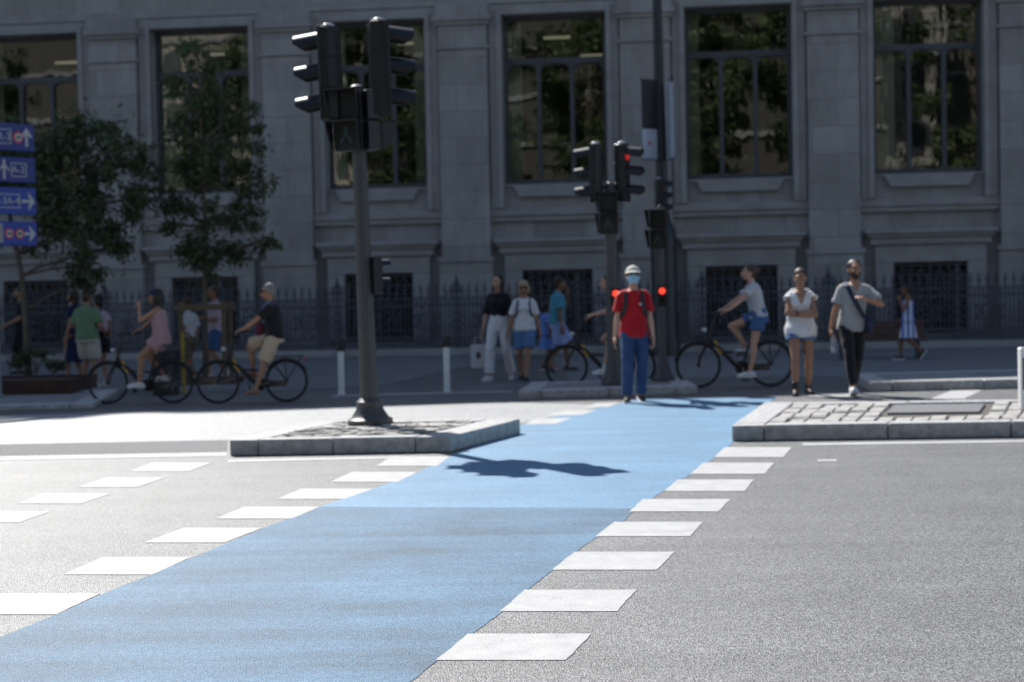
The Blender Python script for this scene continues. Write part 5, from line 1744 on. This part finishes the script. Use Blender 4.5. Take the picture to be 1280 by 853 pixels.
# -- man and child going right
p3_ = person('man in teal tee and lavender shorts walking right with his hand at his mouth', at(698, 465), R(-80), 1.66, skin='skin_dark', lean=3,
             feet={'L': (-.09, .2, .1), 'R': (.09, -.22, .13)}, foot_pitch={'R': -25}, wrists={'L': (-.10, .22, 1.40), 'R': (.29, .02, .84)}, elbow={'L': (-.5, .4, -1)}, hand_dir={'L': ((.1, -.2, 1), (.5, .5, 0))},
             hair='short', hair_m='hair_dark', top=dict(m=TEAL_C, sleeve=.8, lo=-.08, off=.026, boxy=1.05, name='tshirt'), bottom=dict(m=LAV_C, len=.95, off=.03, flare=.04, name='shorts'), shoe=SH_BLACK, seed=11)
p4_ = person('small dark haired child in blue dress walking beside the man in teal', at(684, 463), R(-70), 1.22, sex='f', skin='skin_dark', feet={'L': (-.08, .14, .09), 'R': (.08, -.14, .1)}, wrists={'R': (.27, .06, .86)},
             hair='bob', hair_m='hair_dark', top=dict(m=BLUE_C, sleeve=.6, lo=-.02, off=.03, name='bodice'), dress=dict(m=BLUE_C, lo=-.38, hi=.14, r=.26), shoe=SH_RED, girth=1.12, seed=12)
# -- child in stripes by the bench
p5_ = person('child in striped blue and white dress walking left beside the timber bench', at(1135, 450), R(80), 1.40, sex='f', skin='skin_dark', feet={'R': (.08, .16, .09), 'L': (-.08, -.3, .2)}, foot_pitch={'L': -55},
             wrists={'L': (-.16, .18, 1.36), 'R': (.24, .12, .95)}, elbow={'L': (-.6, .5, -1)}, hand_dir={'L': ((.3, .1, 1), (.5, .2, 0))}, hair='bun', hair_m='hair_dark', top=dict(m=STRIPE, sleeve=0, lo=-.05, hi=.44, off=.025, name='bodice'), vneck=9, dress=dict(m=STRIPE, lo=-.42, hi=.16, r=.24), shoe=SH_BW, seed=14)
# -- people by the left tree
p6_ = person('man in green polo and cream shorts standing with his back turned by the left tree', at(111, 484), R(-12), 1.58, skin='skin_tan', feet={'L': (-.1, .03, .085), 'R': (.11, -.05, .085)}, wrists={'L': (-.22, .22, 1.02), 'R': (.24, .18, 1.0)},
             hair='short', hair_m='hair_brown', top=dict(m=GREEN_C, sleeve=.85, lo=-.08, off=.03, boxy=1.1, name='polo_shirt'), bottom=dict(m=CREAM_C, len=.92, off=.03, flare=.025, name='shorts'), shoe=SH_WHITE, girth=1.08, seed=15)
p7_ = person('person in long navy dress half hidden left of the man in green', at(95, 477), R(70), 1.6, sex='f', skin='skin_tan', feet={'L': (-.08, .1, .085), 'R': (.08, -.08, .085)}, hair='bob', hair_m='hair_brown',
             top=dict(m=NAVY_C, sleeve=.6, lo=-.02, name='bodice'), dress=dict(m=NAVY_C, lo=-.55, hi=.14, r=.24), shoe=SH_BLACK, seed=16)
p8_ = person('person in pink top and black shorts half hidden right of the man in green', at(126, 482), R(40), 1.5, sex='f', skin='skin_tan', feet={'L': (-.08, .06, .085), 'R': (.08, -.1, .085)}, hair='tail', hair_m='hair_dark',
             top=dict(m=PALEPINK_C, sleeve=.5, lo=-.02, name='pink_top'), bottom=dict(m=BLACK_C, len=.6, off=.03, flare=.03, name='shorts'), shoe=SH_WHITE, seed=17)
p9_ = person('person all in black standing behind the trunk of the left tree', at(29, 468), R(100), 1.7, skin='skin_tan', feet={'L': (-.1, .05, .085), 'R': (.1, -.1, .085)}, wrists={'L': (-.24, .24, 1.0)}, hair='short', hair_m='hair_dark',
             top=dict(m=BLACK_C, sleeve=.8, lo=-.08, off=.03, boxy=1.1, name='black_shirt'), bottom=dict(m=BLACK_C, len=1.9, off=.02, name='black_trousers'), shoe=SH_BLACK, seed=18)
p10_ = person('person in white shirt and loose brown trousers walking behind the wooden stakes', at(238, 479), R(55), 1.42, skin='skin_tan', lean=4, feet={'L': (-.09, -.2, .12), 'R': (.09, .2, .09)}, foot_pitch={'L': -20}, wrists={'L': (-.24, -.02, .88)}, hair='short', hair_m='hair_brown',
              top=dict(m=WHITE_C, sleeve=.8, lo=.02, off=.026, name='white_shirt'), bottom=dict(m=BROWN_C, len=1.85, off=.03, flare=.025, cuff=.07, name='brown_trousers'), shoe=SH_WHITE, seed=19)
p11_ = person('person in pale pink tee and blue shorts holding a phone behind the wooden stakes', at(270, 474), R(120), 1.62, skin='skin_tan', feet={'L': (-.09, .16, .09), 'R': (.09, -.22, .13)}, foot_pitch={'R': -30}, wrists={'L': (-.08, .26, 1.14), 'R': (.1, .26, 1.12)}, head_pitch=-10,
              hair='short', hair_m='hair_brown', top=dict(m=PALEPINK_C, sleeve=.8, lo=-.08, off=.026, boxy=1.05, name='tshirt'), bottom=dict(m=DENIM, len=.85, off=.028, flare=.02, name='shorts'), shoe=SH_WHITE, seed=20)

# -- cyclists and their bicycles, all riding to the left
bike0 = make_bike()


def ride(i, px, py, label, crank, turn=0, bs=1.0):
    o = bike0 if i == 0 else copy_tree(bike0)
    o.location = at(px, py); o.rotation_euler = (0, 0, LEFT + R(turn)); o.scale = (bs, bs, bs)
    tag(o, label, 'bicycle', 'black hire bicycles with yellow frame panels')
    for c in o.children:
        if c.name.startswith('crank'): c.rotation_euler = (R(crank), 0, 0)
    return o.location.copy()


def rider(label, loc, H, turn=0, bs=1.0, crank=0, feetpos=None, lean=8, hands=None, **kw):
    H *= bs; k = H / 1.75
    S = lambda v: tuple(q * bs / k for q in v)
    w = {'L': S((-.285, .135, 1.125)), 'R': S((.285, .135, 1.125))}
    hd_ = {'L': ((.1, .95, -.25), (0, -.2, -1), 1, .9), 'R': ((-.1, .95, -.25), (0, -.2, -1), 1, .9)}
    if hands: w.update({a: S(b) for a, b in hands.items()}); [hd_.pop(a) for a in hands]
    c, s = math.cos(R(crank)), math.sin(R(crank))
    ft = {'L': S((-.14, -.09 + .17 * s - .085, .285 - .17 * c + .02 + .085 * k / bs)), 'R': S((.14, -.09 - .17 * s - .085, .285 + .17 * c + .02 + .085 * k / bs))}
    if feetpos: ft.update({a: S(b) for a, b in feetpos.items()})
    return person(label, loc, LEFT + R(turn), H, pelvis=S((0, -.33, .955 + .075 * k / bs)), lean=lean, feet=ft, wrists=w, elbow={'L': (-.6, -.4, -1), 'R': (.6, -.4, -1)}, knee={'L': (-.12, 1, .2), 'R': (.12, 1, .2)}, hand_dir=hd_, **kw)


l_ = ride(0, 178, 505, 'black hire bicycle under the woman in pink at far left', 75, -6, .87)
rider('woman in dusty pink outfit and dark cap cycling left with a hand at her face', l_, 1.64, -6, .87, 75, lean=6, hands={'L': (-.08, -.02, 1.50)}, sex='f', skin='skin_tan', hair='long', hair_m='hair_dark', cap=dict(m=NAVY_C),
      top=dict(m=PINK_C, sleeve=0, lo=-.04, hi=.45, off=.022, name='pink_top'), vneck=9, bottom=dict(m=PINK_C, len=.42, off=.03, flare=.03, hi=.15, name='pink_shorts'), shoe=SH_WHITE, seed=31)
l_ = ride(1, 318, 504, 'black hire bicycle under the man in black tee and beige shorts', -95, 3, .87)
pc = rider('man in black tee, beige shorts and sandals cycling left with one foot down', l_, 1.72, 3, .87, -95, feetpos={'L': (-.2, .0, .10), 'R': (.14, .02, .47)}, lean=5, skin='skin_tan', hair='short', hair_m='hair_grey', glasses=True,
           top=dict(m=BLACK_C, sleeve=.78, lo=-.06, off=.026, boxy=1.05, side=None, name='tshirt'), bottom=dict(m=BEIGE_C, len=.95, off=.026, flare=.025, name='shorts'), shoe=dict(kind='sandal', m=BROWN_C), cap=None, seed=33)
m_ = MB(); T = pc['T']
m_.ell(T(.10, .21, .10), (.07, .09, .13)); mb_ = empty('shoulder_bag', pc['loc'], pc['yaw'], None, pc['k']); tag(mb_, 'maroon shoulder bag hanging in front of the cyclist in black tee', 'bag')
m_.fuse('pouch', mat('maroon_canvas', (.10, .012, .025), .8, .1, 20), mb_, .013, 1, fold=.006)
m_ = MB(); m_.tube([T(.10, .16, .2), T(.06, .152, .33), T(-.02, .135, .46), T(-.08, .03, .53), T(-.08, -.08, .49)], .013, 6); m_.build('strap', mat('blue_white_webbing', (.18, .24, .48), .8), mb_)
l_ = ride(2, 753, 485, 'black hire bicycle half hidden behind the red showing signal post', 60, 0, .94)
rider('cyclist in white shorts half hidden behind the red showing signal post', l_, 1.62, 0, .94, 60, lean=24, sex='f', skin='skin', hair='tail', hair_m='hair_brown', top=dict(m=BLACK_C, sleeve=0, lo=-.04, hi=.45, off=.02, name='black_top'), vneck=9,
      bottom=dict(m=WHITE_C, len=.4, off=.022, flare=.02, name='white_shorts'), shoe=SH_WHITE, socks=(.6, .6, .6), seed=35)
l_ = ride(3, 920.5, 484.5, 'black hire bicycle with yellow panel under the woman in grey tee', 0, 0, .98)
p12_ = rider('woman in pale grey tee and denim shorts cycling left behind the couple', l_, 1.62, 0, .98, 0, lean=12, sex='f', skin='skin', hair='bun', hair_m='hair_brown', head_pitch=-6, top=dict(m=GREYB_C, sleeve=.6, lo=-.03, off=.022, name='tshirt'),
      bottom=dict(m=DENIM, len=.5, off=.028, flare=.015, hi=.17, name='denim_shorts'), shoe=SH_WHITE, seed=37)
for s in list(TMP.collection.objects): bpy.data.objects.remove(s)
bpy.data.scenes.remove(TMP)
